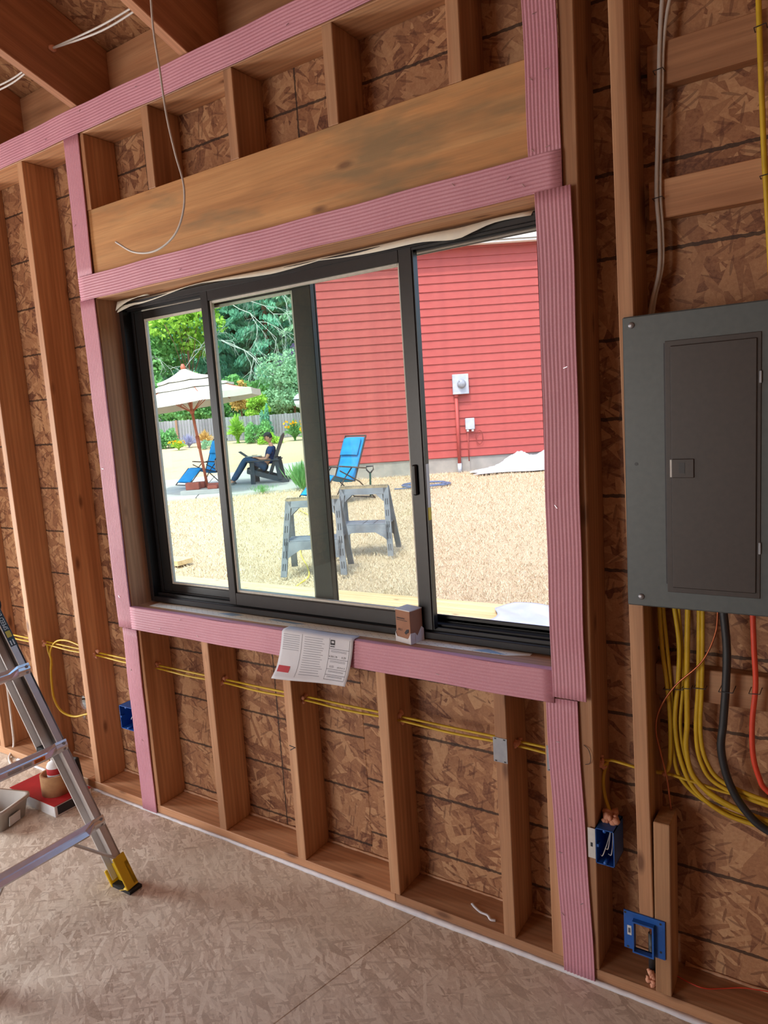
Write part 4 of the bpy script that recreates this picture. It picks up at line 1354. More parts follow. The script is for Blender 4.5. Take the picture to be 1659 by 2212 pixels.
# straw blades
def blades():
    N = 150000
    a = np.empty(N); s = np.empty(N)
    s = 4.6 + 13.5 * rg.rand(N) ** 1.7
    a = (rg.rand(N) - .5) * (2.6 + s * .72) * 1.35 - .06 * s
    x = YO.x + a * YR.x + s * YH.x
    y = YO.y + a * YR.y + s * YH.y
    keep = y > 1.2
    # bare of blades: the patio
    keep &= ~((s > 15.0 + (a + 4.5) * .33) & (a < -1.4))
    x, y, s = x[keep], y[keep], s[keep]
    n = len(x)
    ang = rg.rand(n) * 6.283
    L = (.02 + .035 * rg.rand(n)) * (1 + .03 * s)
    w = .0012 * (1 + .16 * s)
    lean = .7 + .9 * rg.rand(n)
    dx, dy = np.cos(ang), np.sin(ang)
    z0 = np.full(n, .075)
    v = np.empty((n, 3, 3))
    v[:, 0] = np.stack([x - dy * w, y + dx * w, z0], 1)
    v[:, 1] = np.stack([x + dy * w, y - dx * w, z0], 1)
    v[:, 2] = np.stack([x + dx * L * lean, y + dy * L * lean, z0 + .01 + L * .7], 1)
    me = bpy.data.meshes.new('dry_grass')
    me.vertices.add(n * 3); me.loops.add(n * 3); me.polygons.add(n)
    me.vertices.foreach_set('co', v.ravel())
    me.loops.foreach_set('vertex_index', np.arange(n * 3))
    me.polygons.foreach_set('loop_start', np.arange(n) * 3)
    me.polygons.foreach_set('loop_total', np.full(n, 3))
    me.materials.append(M['straw'])
    me.update(calc_edges=True)
    o = link(bpy.data.objects.new('dry_grass', me))
    tag(o, 'short dry grass blades all over the lawn', 'grass', None, 'stuff')
blades()

# patio slab with a joint
patio = tag(empty('patio'), 'pale concrete patio under the parasol', None, None, 'structure')
def slab(poly):
    V = [yd(a, s, None, -.05) for a, s in poly] + [yd(a, s, None, .012) for a, s in poly]
    n = len(poly)
    MB().add(V, [tuple(range(n))[::-1], tuple(range(n, 2 * n))] + [(i, (i + 1) % n, n + (i + 1) % n, n + i) for i in range(n)]).build('slab', M['conc'], patio)
slab([(-6.2, 14.55), (-3.98, 15.24), (-4.75, 20.6), (-7.4, 19.6)])
slab([(-3.96, 15.25), (-1.45, 15.95), (-1.45, 19.0), (-1.45, 23.5), (-3.0, 22.6), (-4.73, 20.6)])

# ------------------------------------------------------------------ the red house
HOUSE = ything('house', 'red clapboard house with pale foundation across the lawn', 'house', -1.39, 17.5, .1)
HW, HL, HZ = 12.0, 9.0, 5.26       # facade width, depth back, wall height above local ground
box('foundation', (.02, .03, -.3), (HW, HL, .36), M['found'], HOUSE)
box('wall_core', (.012, .02, .34), (HW, HL, HZ), M['red'], HOUSE)
PIT = .1865
nb = int((4.52) / PIT)
def siding_mesh(L, side):
    # lapped board: thick at its lower edge
    if side == 'front':
        V = [(0, 0.016, PIT + .02), (0, -.010, 0), (0, .016, 0), (L, .016, PIT + .02), (L, -.010, 0), (L, .016, 0)]
    else:
        V = [(0.012, 0, PIT + .02), (-.012, 0, 0), (.012, 0, 0), (.012, L, PIT + .02), (-.012, L, 0), (.012, L, 0)]
    me = bpy.data.meshes.new('siding_board')
    me.from_pydata(V, [], [(0, 1, 2), (3, 5, 4), (0, 3, 4, 1), (1, 4, 5, 2), (2, 5, 3, 0)])
    me.materials.append(M['red'])
    bm = bmesh.new(); bm.from_mesh(me); bmesh.ops.recalc_face_normals(bm, faces=bm.faces); bm.to_mesh(me); bm.free()
    return me
mf, ms = siding_mesh(HW, 'front'), siding_mesh(HL, 'side')
for k in range(nb + 2):
    for me in (mf, ms):
        o = link(bpy.data.objects.new('siding_board', me), HOUSE)
        o.location = (0, 0, .355 + PIT * k)
box('frieze_board', (-.012, -.012, .355 + PIT * (nb + 2)), (HW, .03, HZ + .02), M['red'], HOUSE)
box('corner_trim', (-.022, -.02, .35), (.05, .05, HZ), M['red'], HOUSE)
sf = box('soffit', (-.3, -.26, HZ), (HW + .3, HL + .3, HZ + .03), M['white'], HOUSE)
box('fascia', (-.3, -.285, HZ - .02), (HW + .3, -.26, HZ + .2), M['white'], HOUSE)
M['shingle'] = plain('grey_shingle', (96, 94, 92), (78, 76, 76), 14, rough=.9)
MB().prism([(-.32, HZ + .03), (HL / 2, HZ + 2.4), (HL + .32, HZ + .03)], 'x', -.3, HW + .3).build('roof', M['shingle'], HOUSE)
# balcony end and globe lamp round the corner of the house
M['lav'] = plain('lavender_grey_panel', (150, 138, 160), (138, 126, 150), 5, rough=.7)
bp = box('balcony_panel', (-.52, 1.5, 4.42), (-.012, 1.56, 5.2), M['lav'], HOUSE)
box('balcony_post', (-.60, 1.48, 4.05), (-.52, 1.58, 5.25), M['white'], HOUSE)
LAMP = ything('globe_lamp', 'grey and white globe lamp hung on the side of the red house', 'lamp', -1.39, 18.0, 2.05)
M['gplas'] = plain('pale_grey_plastic', (170, 172, 176), (158, 160, 166), 20, rough=.5)
M['dkgrey'] = plain('dark_grey_metal', (74, 76, 80), (64, 66, 70), 20, rough=.5)
gl = MB().lathe([(.02, -.17), (.12, -.13), (.16, -.04), (.165, .03)], (-.48, 0, 0), 18).build('globe', M['white'], LAMP, True)
MB().lathe([(.175, .03), (.175, .06), (.14, .13), (.07, .18), (.02, .2)], (-.48, 0, 0), 18).build('hood', M['gplas'], LAMP, True)
MB().lathe([(.178, .025), (.182, .04), (.178, .052)], (-.48, 0, 0), 18).build('band', M['dkgrey'], LAMP, True)
MB().tube([(-.48, 0, .2), (-.48, 0, .26), (-.3, 0, .3), (-.01, 0, .3)], .015, 6).build('bracket', M['dkgrey'], LAMP, True)

# meter, conduit, junction box on the facade
M['meter'] = plain('galvanised_box', (184, 190, 200), (160, 170, 184), 9, rough=.45)
M['glassg'] = plain('meter_glass', (150, 156, 164), (130, 138, 148), 20, rough=.12)
ME = ything('electric_meter', 'square grey electricity meter with round dial on red siding', 'meter', 2.02, 17.48, 1.95)
box('cabinet', (-.19, -.13, 0), (.19, -.011, .47), M['meter'], ME, .008)
mm = Matrix.Translation((.02, -.13, .24)) @ Matrix.Rotation(R(90), 4, 'X')
MB().lathe([(.105, 0), (.105, .02), (.09, .03), (.09, .07), (.07, .09), (.005, .095)], sides=20, M=mm).build('dial_glass', M['glassg'], ME, True)
d = MB()
d.box((-.05, -.218, .28), (.05, -.212, .298)); d.box((.03, -.218, .2), (.06, -.212, .24))
d.build('dial_face', M['dkgrey'], ME)
CD = ything('conduit', 'red painted conduit running down from the meter', 'pipe', 1.905, 17.43, .1)
MB().tube([(0, 0, .18), (0, 0, 1.80)], .042, 12).build('pipe', M['red'], CD, True)
MB().tube([(0, 0, 1.78), (0, 0, 1.86)], .055, 12).build('coupling', M['red'], CD, True)
MB().tube([(0, 0, -.05), (0, 0, .2)], .05, 12).build('base_sleeve', M['meter'], CD, True)
JB = ything('junction_box', 'small pale box with two hubs low on red siding', 'junction box', 2.2, 17.47, 1.08)
box('cover', (-.11, -.1, .02), (.11, -.011, .29), M['meter'], JB, .012)
for x in (-.06, .06):
    MB().tube([(x, -.05, -.03), (x, -.05, .03)], .03, 10).build('hub', M['white'], JB, True)
M['redwire'] = plain('red_brown_wire', (150, 62, 54), (140, 56, 50), 30, rough=.6)
o = MB().tube([yd(2.14, 17.42, 1.06), yd(2.14, 17.42, .34)], .014, 6).build('thin_conduit', M['redwire'], None, True)
tag(o, 'thin red brown pipe below the small pale box', 'pipe')
o = MB().tube([yd(2.42 + .085 * math.sin(t / 10 * 6.283), 17.45, .90 + .17 * math.cos(t / 10 * 6.283)) for t in range(22)], .008, 6).build('wire_loop', M['redwire'], None, True)
tag(o, 'coiled wire hanging beside the small pale box', 'wire')

# white sheet heaped against the house
def crumple(name, label, a0, a1, s0, s1, h, seed, nx=64, ny=34, zbase=.1, lump=None):
    r_ = np.random.RandomState(seed)
    waves = [(r_.uniform(4, 34), r_.uniform(4, 30), r_.uniform(0, 6), r_.uniform(.25, 1)) for _ in range(14)]
    V = []
    for j in range(ny):
        for i in range(nx):
            u, v = i / (nx - 1), j / (ny - 1)
            env = max(0, math.sin(math.pi * u)) ** .5 * max(0, math.sin(math.pi * v)) ** .6
            e2 = env * (lump(u, v) if lump else 1)
            k = sum(w * abs(math.sin(f1 * u + f2 * v + p)) for f1, f2, p, w in waves) / 7
            wob = .07 * math.sin(9 * v + seed) * (1 - env)
            jx, jz = r_.uniform(-.006, .006), r_.uniform(-.018, .018) * env
            V.append(yd(a0 + (a1 - a0) * (u + wob * .4 + jx), s0 + (s1 - s0) * (v + .08 * math.sin(11 * u + seed)), zbase + .012 + e2 * h * (.3 + .7 * k) + jz))
    F = [(j * nx + i, j * nx + i + 1, (j + 1) * nx + i + 1, (j + 1) * nx + i) for j in range(ny - 1) for i in range(nx - 1)]
    o = mesh(name, V, F, M['sheet'])
    md = o.modifiers.new('thickness', 'SOLIDIFY'); md.thickness = .006
    return tag(o, label, 'tarp')
M['sheet'] = plain('white_plastic_sheet', (186, 190, 198), (168, 174, 186), 6, rough=.5)
crumple('plastic_sheet', 'crumpled white plastic sheet heaped by the red house', 2.15, 4.7, 16.35, 17.35, .46, 5, lump=lambda u, v: .22 + .62 * math.exp(-((u - .42) / .15) ** 2) + .95 * math.exp(-((u - .76) / .16) ** 2))
# hose coil, dark soil lumps
M['hose'] = plain('blue_grey_hose', (96, 112, 140), (82, 98, 126), 12, rough=.5)
hp = []
for t in range(120):
    th = t / 20 * 6.283
    rr = .42 + .04 * math.sin(t * .37)
    hp.append(yd(.88 + rr * 1.1 * math.cos(th) + .03 * math.sin(t), 14.75 + rr * math.sin(th), .1 + .012 + .004 * (t / 20)))
for k in range(10):
    hp.append(yd(1.32 - k * .12, 14.5 - .02 * k - .1 * math.sin(k), .115))
tag(MB().tube(hp, .013, 6).build('garden_hose', M['hose'], None, True), 'coil of blue grey garden hose on the dry grass', 'hose')

# ------------------------------------------------------------------ folding plastic sawhorses
M['saw'] = plain('weathered_blue_grey_plastic', (124, 130, 138), (92, 97, 105), 7, rough=.6, bump=.1)
M['sawdark'] = plain('dark_slot', (44, 48, 56), (36, 40, 48), 20, rough=.8)
M['sawtop'] = plain('worn_saw_top', (176, 160, 132), (128, 116, 98), 14, rough=.8)
def sawhorse(name, label, a, s, rz):
    T = ything(name, label, 'sawhorse', a, s, .1, rz, 'sawhorses on the dry lawn')
    Wd, Ht, sp = .54, .74, .26          # width, height, half spread of the feet
    hw = Wd / 2
    for sgn in (-1, 1):
        def P(x, z, off=0.):
            y = sgn * (.028 + (sp - .028) * (1 - z / Ht)) + sgn * off
            return (x, y, z)
        def panel(poly, th):
            n = len(poly)
            V = [P(x, z, 0) for x, z in poly] + [P(x, z, -th) for x, z in poly]
            return V, [tuple(range(n)), tuple(range(n, 2 * n))[::-1]] + [(i, n + i, n + (i + 1) % n, (i + 1) % n) for i in range(n)]
        # frame: two legs joined by an arched top and a low apron
        fr = MB()
        for sx_ in (-1, 1):
            fr.add(*panel([(sx_ * (hw + .06), 0), (sx_ * (hw + .0), 0), (sx_ * (hw - .055), Ht), (sx_ * (hw + .005), Ht)], .03))
        fr.add(*panel([(-(hw - .05), Ht - .085), (hw - .05, Ht - .085), (hw, Ht), (-hw, Ht)], .03))
        for sx_ in (-1, 1):
            fr.add(*panel([(sx_ * (hw - .05), Ht - .16), (sx_ * (hw - .06), Ht - .08), (sx_ * (hw - .14), Ht - .08)], .028))
        fr.add(*panel([(-(hw + .02), .33), (-(hw - .0), .16), (-(hw - .05), .2), (-(hw - .14), .25), (hw - .14, .25), (hw - .05, .2), (hw, .16), (hw + .02, .33)], .03))
        fr.build('leg_frame', M['saw'], T)
        for sx_ in (-1, 1):
            sl = MB()
            for k in range(5):
                z0 = .06 + k * .12
                for q in (-.011, .011):
                    xc = lambda z: sx_ * (hw + .03 - (.055) * z / Ht) + q
                    V = [P(xc(z0) - .004, z0, .0012), P(xc(z0) + .004, z0, .0012), P(xc(z0 + .065) + .004, z0 + .065, .0012), P(xc(z0 + .065) - .004, z0 + .065, .0012)]
                    V += [P(xc(z0) - .004, z0, -.002), P(xc(z0) + .004, z0, -.002), P(xc(z0 + .065) + .004, z0 + .065, -.002), P(xc(z0 + .065) - .004, z0 + .065, -.002)]
                    sl.add(V, [(0, 1, 2, 3), (4, 7, 6, 5), (0, 4, 5, 1), (1, 5, 6, 2), (2, 6, 7, 3), (3, 7, 4, 0)])
            sl.build('slots', M['sawdark'], T)
    sh = MB().box((-hw - .005, -.14, .322), (hw + .005, .14, .34), None, .003).build('tray', M['saw'], T)
    MB().box((-.02, -.13, .3395), (-.012, .13, .3412)).box((.1, -.13, .3395), (.108, .13, .3412)).build('tray_rib', M['sawdark'], sh)
    tp = MB()
    for k in range(27):
        tp.box((-hw + k * .02, -.03, Ht - .012), (-hw + k * .02 + .014, .03, Ht + .012))
    tp.box((-hw, -.034, Ht - .02), (hw, .034, Ht + .002))
    tp.build('top_rail', M['sawtop'], T)
sawhorse('sawhorse', 'sawhorse standing nearer the blue lounge chair, right one of two', -.20, 7.95, R(-12))
sawhorse('sawhorse', 'sawhorse with a yellow cord below it, left one of two', -.70, 7.15, R(-6))
M['cordy'] = plain('yellow_extension_cord', (232, 206, 88), (216, 190, 76), 12, rough=.5)
cp = [(-.86, 5.2), (-.84, 6.1), (-.86, 6.5), (-.78, 6.9), (-.84, 7.4), (-.98, 8.1), (-1.06, 9.0), (-.95, 10.0), (-1.15, 11.2), (-1.5, 12.5), (-1.62, 14.5)]
tag(MB().tube(spline([yd(a, s, .095) for a, s in cp], 8), .0075, 6).build('extension_cord', M['cordy'], None, True), 'yellow extension cord across the lawn below the left sawhorse', 'cord')

# ------------------------------------------------------------------ blue reclining garden chairs
M['blue'] = plain('turquoise_blue_fabric', (0, 138, 196), (0, 122, 182), 10, rough=.8)
M['tube'] = plain('dark_brown_tube', (64, 54, 48), (54, 46, 42), 20, rough=.4)
M['armrest'] = plain('brown_plastic_armrest', (92, 76, 62), (80, 66, 56), 20, rough=.5)
def pad(pts, w, th):
    """padded quilted strip along a line in the local xz plane"""
    V, F = [], []
    n = len(pts)
    nx = 8
    for i, p in enumerate(pts):
        a, b = Vector(pts[max(i - 1, 0)]), Vector(pts[min(i + 1, n - 1)])
        d = (b - a).normalized()
        nn = Vector((-d.y, d.x))
        for sg in (1, -1):
            for k in range(nx + 1):
                t = k / nx * 2 - 1
                bulge = th * (1 - abs(t) ** 4) * (.55 + .45 * abs(math.sin(i / 4 * math.pi)))
                q = Vector(p) + nn * sg * (bulge * .5 + .004)
                V.append((q.x, t * w / 2, q.y))
    m = 2 * (nx + 1)
    for i in range(n - 1):
        for k in range(nx):
            F.append((i * m + k, i * m + k + 1, (i + 1) * m + k + 1, (i + 1) * m + k))
            F.append((i * m + nx + 1 + k, (i + 1) * m + nx + 1 + k, (i + 1) * m + nx + 2 + k, i * m + nx + 2 + k))
        F.append((i * m, (i + 1) * m, (i + 1) * m + nx + 1, i * m + nx + 1))
        F.append((i * m + nx, i * m + m - 1, (i + 1) * m + m - 1, (i + 1) * m + nx))
    return MB().add(V, F)
def lounger(name, label, a, s, rz):
    T = ything(name, label, 'lounge chair', a, s, .1, rz, 'blue reclining garden chairs')
    w = .50
    foot, knee, hip, top = Vector((-.78, .20)), Vector((-.42, .50)), Vector((.06, .36)), Vector((.40, 1.12))
    def seg(p, q, n):
        return [tuple(p.lerp(q, k / n)) for k in range(n + 1)]
    pad(seg(foot, knee, 12), w, .05).build('leg_pad', M['blue'], T, True)
    pad(seg(knee, hip, 12), w, .06).build('seat_pad', M['blue'], T, True)
    pad(seg(hip, top, 20), w, .07).build('back_pad', M['blue'], T, True)
    hd = Vector((.255, .80)); hd2 = Vector((.385, 1.09))
    pad([(q[0] - .05, q[1] + .015) for q in seg(hd, hd2, 8)], w * .9, .07).build('head_pillow', M['blue'], T, True)
    for y in (-w / 2 - .02, w / 2 + .02):
        p3 = lambda p: (p[0], y, p[1])
        MB().tube([p3(foot + Vector((-.04, -.06))), p3(knee), p3(hip), p3(top + Vector((.02, .03)))], .014, 6).build('side_tube', M['tube'], T, True)
        MB().tube([p3((-.5, .0)), p3((-.2, .42)), p3((.02, .62))], .013, 6).build('front_leg', M['tube'], T, True)
        MB().tube([p3((.55, .0)), p3((.18, .34)), p3((-.28, .58))], .013, 6).build('rear_leg', M['tube'], T, True)
        MB().box((-.36, y - .035, .60), (.26, y + .035, .625), Matrix.Rotation(R(8), 4, 'Y'), .008).build('armrest', M['armrest'], T)
    for p in ((-.5, .01), (.55, .01), (foot.x - .04, foot.y - .06), (top.x + .02, top.y + .03)):
        MB().tube([(p[0], -w / 2 - .02, p[1]), (p[0], w / 2 + .02, p[1])], .013, 6).build('cross_bar', M['tube'], T, True)
    return T
lounger('lounge_chair', 'blue reclining chair turned sideways in front of the red house', -.72, 12.95, R(46))
lounger('lounge_chair', 'blue reclining chair beside the parasol base on the patio', -4.22, 17.75, R(50))

# green-handled shovel behind the chair
M['dgreen'] = plain('dark_green_plastic', (40, 92, 72), (34, 80, 62), 20, rough=.5)
SHV = ything('shovel', 'garden shovel with green D shaped handle behind the blue chair', 'shovel', -.23, 13.45, .1)
MB().tube([(0, 0, .0), (.02, 0, .44)], .018, 6).build('shaft', M['dgreen'], SHV, True)
MB().tube([(.02, 0, .43), (-.045, 0, .50), (-.045, 0, .56), (.085, 0, .56), (.085, 0, .50), (.02, 0, .43)], .014, 6).build('grip', M['dkgrey'], SHV, True)

# ------------------------------------------------------------------ parasol with tilted brown pole
M['canvas'] = plain('cream_canvas', (206, 200, 186), (196, 190, 178), 6, rough=.9)
M['polew'] = plain('reddish_wood_pole', (168, 92, 66), (150, 80, 58), 6, rough=.5, stretch=(1, 1, .1))
UM = ything('parasol', 'cream three tier parasol on a tilted reddish wooden pole', 'parasol', -3.93, 16.25, .1)
tilt = Matrix.Rotation(R(-6.0), 4, 'Y')
MB().tube([(0, 0, .12), (0, 0, 2.75)], .032, 10, M=tilt).build('pole', M['polew'], UM, True)
MB().tube([(0, 0, 1.02), (0, 0, 1.3)], .045, 10, M=tilt).build('pole_joint', M['polew'], UM, True)
MB().lathe([(.02, 2.74), (.055, 2.79), (.06, 2.84), (.03, 2.90), (.004, 2.91)], M=tilt, sides=10).build('finial', M['polew'], UM, True)
def canopy(r0, z0, r1, z1, val, name, nseg=8, ph=22.5, sag=.05):
    V, F = [], []
    ks = 6
    nr = 7
    N = nseg * ks
    for j in range(nr):
        t = j / (nr - 1)
        for k in range(N):
            th = 2 * math.pi * k / N + R(ph)
            f = (k % ks) / ks
            chord = math.cos(math.pi / nseg) / math.cos(math.pi / nseg - 2 * math.pi / nseg * f)
            rr = (r0 + (r1 - r0) * t) * chord
            z = z0 + (z1 - z0) * t + .06 * math.sin(math.pi * t) * -.6 - sag * (1 - chord) * 3 * t
            V.append((rr * math.cos(th), rr * math.sin(th), z))
    for k in range(N):                       # hanging valance
        V.append((V[(nr - 1) * N + k][0] * 1.002, V[(nr - 1) * N + k][1] * 1.002, V[(nr - 1) * N + k][2] - val))
    for j in range(nr):
        for k in range(N):
            F.append((j * N + k, j * N + (k + 1) % N, (j + 1) * N + (k + 1) % N, (j + 1) * N + k))
    F.append(tuple(range(N))[::-1])
    o = MB().add(V, F, tilt).build(name, M['canvas'], UM)
    md = o.modifiers.new('thickness', 'SOLIDIFY'); md.thickness = .008
    return o
canopy(.03, 2.80, .62, 2.56, .05, 'canopy_top')
canopy(.45, 2.56, 1.05, 2.36, .05, 'canopy_middle')
canopy(.88, 2.36, 1.62, 2.12, .14, 'canopy_edge')
for k in range(8):
    th = 2 * math.pi * k / 8 + R(22.5)
    rb = MB().tube([(.05 * math.cos(th), .05 * math.sin(th), 2.66), (1.58 * math.cos(th), 1.58 * math.sin(th), 2.08)], .012, 5, M=tilt).build('rib', M['polew'], UM)
    MB().tube([(.04 * math.cos(th), .04 * math.sin(th), 1.85), (.75 * math.cos(th), .75 * math.sin(th), 2.36)], .010, 5, M=tilt).build('strut', M['polew'], rb)
MB().tube([(0, 0, 1.8), (0, 0, 1.9)], .05, 10, M=tilt).build('runner', M['polew'], UM, True)
PB = ything('weighted_stand', 'square concrete parasol stand with reddish blocks on the patio', 'parasol stand', -4.0, 16.2, .112)
M['terra'] = plain('terracotta', (150, 82, 66), (132, 70, 58), 8, rough=.8)
MB().box((-.46, -.36, 0), (.46, .36, .10), None, .01).build('slab', M['conc'], PB)
for x, y, w_, h_ in ((-.22, -.12, .3, .16), (.2, .08, .26, .10), (-.14, .2, .24, .14), (.24, -.2, .22, .08)):
    MB().box((x - w_ / 2, y - .1, .10), (x + w_ / 2, y + .1, .10 + h_), None, .01).build('weight_block', M['terra'], PB)

# ------------------------------------------------------------------ dark garden armchair with slanted slatted back
M['adk'] = plain('dark_blue_grey_paint', (50, 60, 68), (42, 52, 60), 10, rough=.6)
AC = ything('garden_armchair', 'dark slatted garden armchair with wide arms and a seated person', 'armchair', -2.85, 17.6, .112)
# local x: back of chair towards +x
def plank(name, p0, p1, w, th, T=AC, mat='adk'):
    p0, p1 = Vector(p0), Vector(p1)
    d = (p1 - p0); L = d.length
    x = d.normalized(); y = Vector((0, 1, 0)); z = x.cross(y).normalized()
    Mx = Matrix(((x.x, y.x, z.x, p0.x), (x.y, y.y, z.y, p0.y), (x.z, y.z, z.z, p0.z), (0, 0, 0, 1)))
    return MB().box((0, -w / 2, -th / 2), (L, w / 2, th / 2), Mx, .004).build(name, M[mat], T)
for k in range(6):
    y = -.26 + k * .104
    hgt = 1.12 + .08 * math.cos((k - 2.5) / 2.5 * 1.2)
    plank('back_slat', (.14, y, .22), (.14 + .40 * (hgt - .2) , y, hgt), .095, .02)
for k in range(5):
    plank('seat_slat', (-.30 + k * .1, -.0, .39 - k * .035), (-.215 + k * .1, 0, .36 - k * .035), .56, .02)
for y in (-.29, .29):
    plank('side_rail', (-.36, y, .34), (.62, y, .035), .028, .12)
    plank('front_leg', (-.24, y * 1.06, .0), (-.24, y * 1.06, .55), .03, .11)
    plank('rear_leg', (.42, y * 1.06, .10), (.34, y * 1.06, .62), .03, .1)
    plank('armrest', (-.36, y * 1.12, .575), (.42, y * 1.12, .575), .14, .025)
plank('back_brace', (.30, 0, .55), (.33, 0, .63), .62, .025)
plank('apron', (-.37, 0, .3), (-.35, 0, .42), .56, .03)

# ------------------------------------------------------------------ seated person
def skin_mesh(name, joints, edges, mat, parent, sub=2, root=0):
    me = bpy.data.meshes.new(name)
    me.from_pydata([j[0] for j in joints], edges, [])
    ob = bpy.data.objects.new(name, me)
    COL.objects.link(ob)
    md = ob.modifiers.new('skin', 'SKIN')
    md.use_smooth_shade = True
    md.branch_smoothing = .5
    for sv, j in zip(me.skin_vertices[0].data, joints):
        rad = j[1] if isinstance(j[1], tuple) else (j[1], j[1])
        sv.radius = rad
        sv.use_root = False
    me.skin_vertices[0].data[root].use_root = True
    ob.modifiers.new('sub', 'SUBSURF').levels = sub
    bpy.context.view_layer.update()
    m2 = bpy.data.meshes.new_from_object(ob.evaluated_get(bpy.context.evaluated_depsgraph_get()))
    bpy.data.objects.remove(ob)
    m2.materials.clear()
    m2.materials.append(mat)
    for p in m2.polygons:
        p.use_smooth = True
    m2.name = name
    return link(bpy.data.objects.new(name, m2), parent)
M['skin'] = plain('skin', (206, 150, 122), (192, 136, 110), 12, rough=.55)
M['tee'] = plain('navy_cotton', (34, 64, 112), (28, 54, 98), 12, rough=.9)
M['jean'] = plain('blue_denim', (52, 84, 116), (42, 70, 100), 14, rough=.9)
M['cap'] = plain('dark_grey_cap', (56, 62, 64), (48, 54, 56), 14, rough=.9)
M['hairm'] = plain('dark_hair', (46, 36, 30), (36, 28, 24), 30, rough=.7)
M['shoe'] = plain('grey_shoe', (120, 122, 120), (96, 98, 98), 14, rough=.8)
PE = ything('person', 'person in navy shirt, jeans and dark cap sitting in the dark garden armchair', 'person', -2.85, 17.6, .112)
# body: pelvis, spine, neck, arms with hands (local -x is the way the person faces)
J = [((.10, 0, .42), .11), ((.16, 0, .62), (.11, .13)), ((.225, 0, .82), (.11, .15)), ((.21, 0, .93), (.06, .07)), ((.185, 0, 1.0), .05)]
Ed = [(0, 1), (1, 2), (2, 3), (3, 4)]
def arm(y, hx):
    b = len(J)
    J.extend([((.23, y * .17, .87), .055), ((.17, y * .215, .72), .045), ((.10, y * .225, .60), .04), ((-.06, y * .17, .62), .032), ((-.13, y * .13, .645), (.026, .02))])
    Ed.extend([(2, b), (b, b + 1), (b + 1, b + 2), (b + 2, b + 3), (b + 3, b + 4)])
    w = b + 4
    # palm, then five fingers
    for k, (dx, dy, dz, ln) in enumerate(((-.075, -.032, .012, .032), (-.085, -.012, .016, .036), (-.082, .008, .016, .034), (-.072, .026, .012, .026))):
        i = len(J)
        J.extend([((-.13 + dx * .55, y * .13 + dy, .645 + dz), .0105), ((-.13 + dx * .55 - ln, y * .13 + dy, .652 + dz), .0095), ((-.13 + dx * .55 - ln * 1.6, y * .13 + dy, .64 + dz), .008)])
        Ed.extend([(w, i), (i, i + 1), (i + 1, i + 2)])
    i = len(J)
    J.extend([((-.145, y * .13 - y * .035, .668), .011), ((-.185, y * .13 - y * .04, .682), .009)])
    Ed.extend([(w, i), (i, i + 1)])
arm(1, 0)
arm(-1, 0)
# legs
for y in (-1, 1):
    b = len(J)
    J.extend([((.02, y * .09, .41), .085), ((-.22, y * .10, .55), .075), ((-.42, y * .11, .62), .06), ((-.60, y * .12, .36), .052), ((-.78, y * .13, .10), .036), ((-.84, y * .13, .045), .035), ((-.93, y * .14, .05), .03)])
    Ed.extend([(0, b)] + [(b + k, b + k + 1) for k in range(6)])
BODY = skin_mesh('body', J, Ed, M['skin'], PE)
# head as part of the body figure: skull, face, nose, ears (faces left and a little down)
def head_mesh():
    bm = bmesh.new()
    bmesh.ops.create_uvsphere(bm, u_segments=24, v_segments=18, radius=1)
    for v in bm.verts:
        x, y, z = v.co
        px, py, pz = x * .098, y * .076, z * .122
        if z < -.2:                       # jaw narrows forward
            k = (-.2 - z) / .8
            py *= 1 - .28 * k
            px = px * (1 - .28 * k) - .022 * k
        if x < -.6 and abs(y) < .35:      # nose, brow, mouth
            nose = math.exp(-((z + .12) / .16) ** 2) * math.exp(-(y / .16) ** 2)
            px -= .03 * nose
            px += .010 * math.exp(-((z - .12) / .1) ** 2)
            px += .006 * math.exp(-((z + .46) / .07) ** 2)
        if x < -.4 and .2 < abs(y) < .6:  # eye sockets
            px += .010 * math.exp(-((z - .06) / .13) ** 2)
        v.co = (px, py, pz)
    for sg in (-1, 1):                     # ears
        r_ = bmesh.ops.create_uvsphere(bm, u_segments=8, v_segments=6, radius=1)
        for v in r_['verts']:
            v.co = Vector((v.co.x * .018 + .012, v.co.y * .010 + sg * .077, v.co.z * .032 - .008))
    Mh = Matrix.Translation((.165, 0, 1.105)) @ Matrix.Rotation(R(-20), 4, 'Y')
    bmesh.ops.transform(bm, matrix=Mh, verts=bm.verts)
    bm.verts.index_update()
    v = [w.co.copy() for w in bm.verts]; f = [[w.index for w in q.verts] for q in bm.faces]
    bm.free()
    return v, f
hv, hf = head_mesh()
bmb = bmesh.new(); bmb.from_mesh(BODY.data)
nv = [bmb.verts.new(p) for p in hv]
for q in hf:
    bmb.faces.new([nv[i] for i in q]).smooth = True
bmb.to_mesh(BODY.data); bmb.free()
HM = Matrix.Translation((.165, 0, 1.105)) @ Matrix.Rotation(R(-20), 4, 'Y')
def dome(rx, ry, rz_, z0, zmin, name, mat, brim=False, xmin=-9):
    bm = bmesh.new()
    bmesh.ops.create_uvsphere(bm, u_segments=24, v_segments=14, radius=1)
    bmesh.ops.delete(bm, geom=[v for v in bm.verts if v.co.z < zmin or v.co.x < xmin], context='VERTS')
    for v in bm.verts:
        v.co = Vector((v.co.x * rx, v.co.y * ry, v.co.z * rz_ + z0))
    bmesh.ops.transform(bm, matrix=HM, verts=bm.verts)
    bm.verts.index_update()
    o = mesh(name, [v.co.copy() for v in bm.verts], [[w.index for w in f.verts] for f in bm.faces], M[mat], PE, True)
    bm.free()
    md = o.modifiers.new('thickness', 'SOLIDIFY'); md.thickness = .005
    return o
dome(.104, .083, .112, .02, -.55, 'hair', 'hairm', xmin=-.1)
cap = dome(.112, .09, .112, .032, .08, 'cap', 'cap')
bv = []
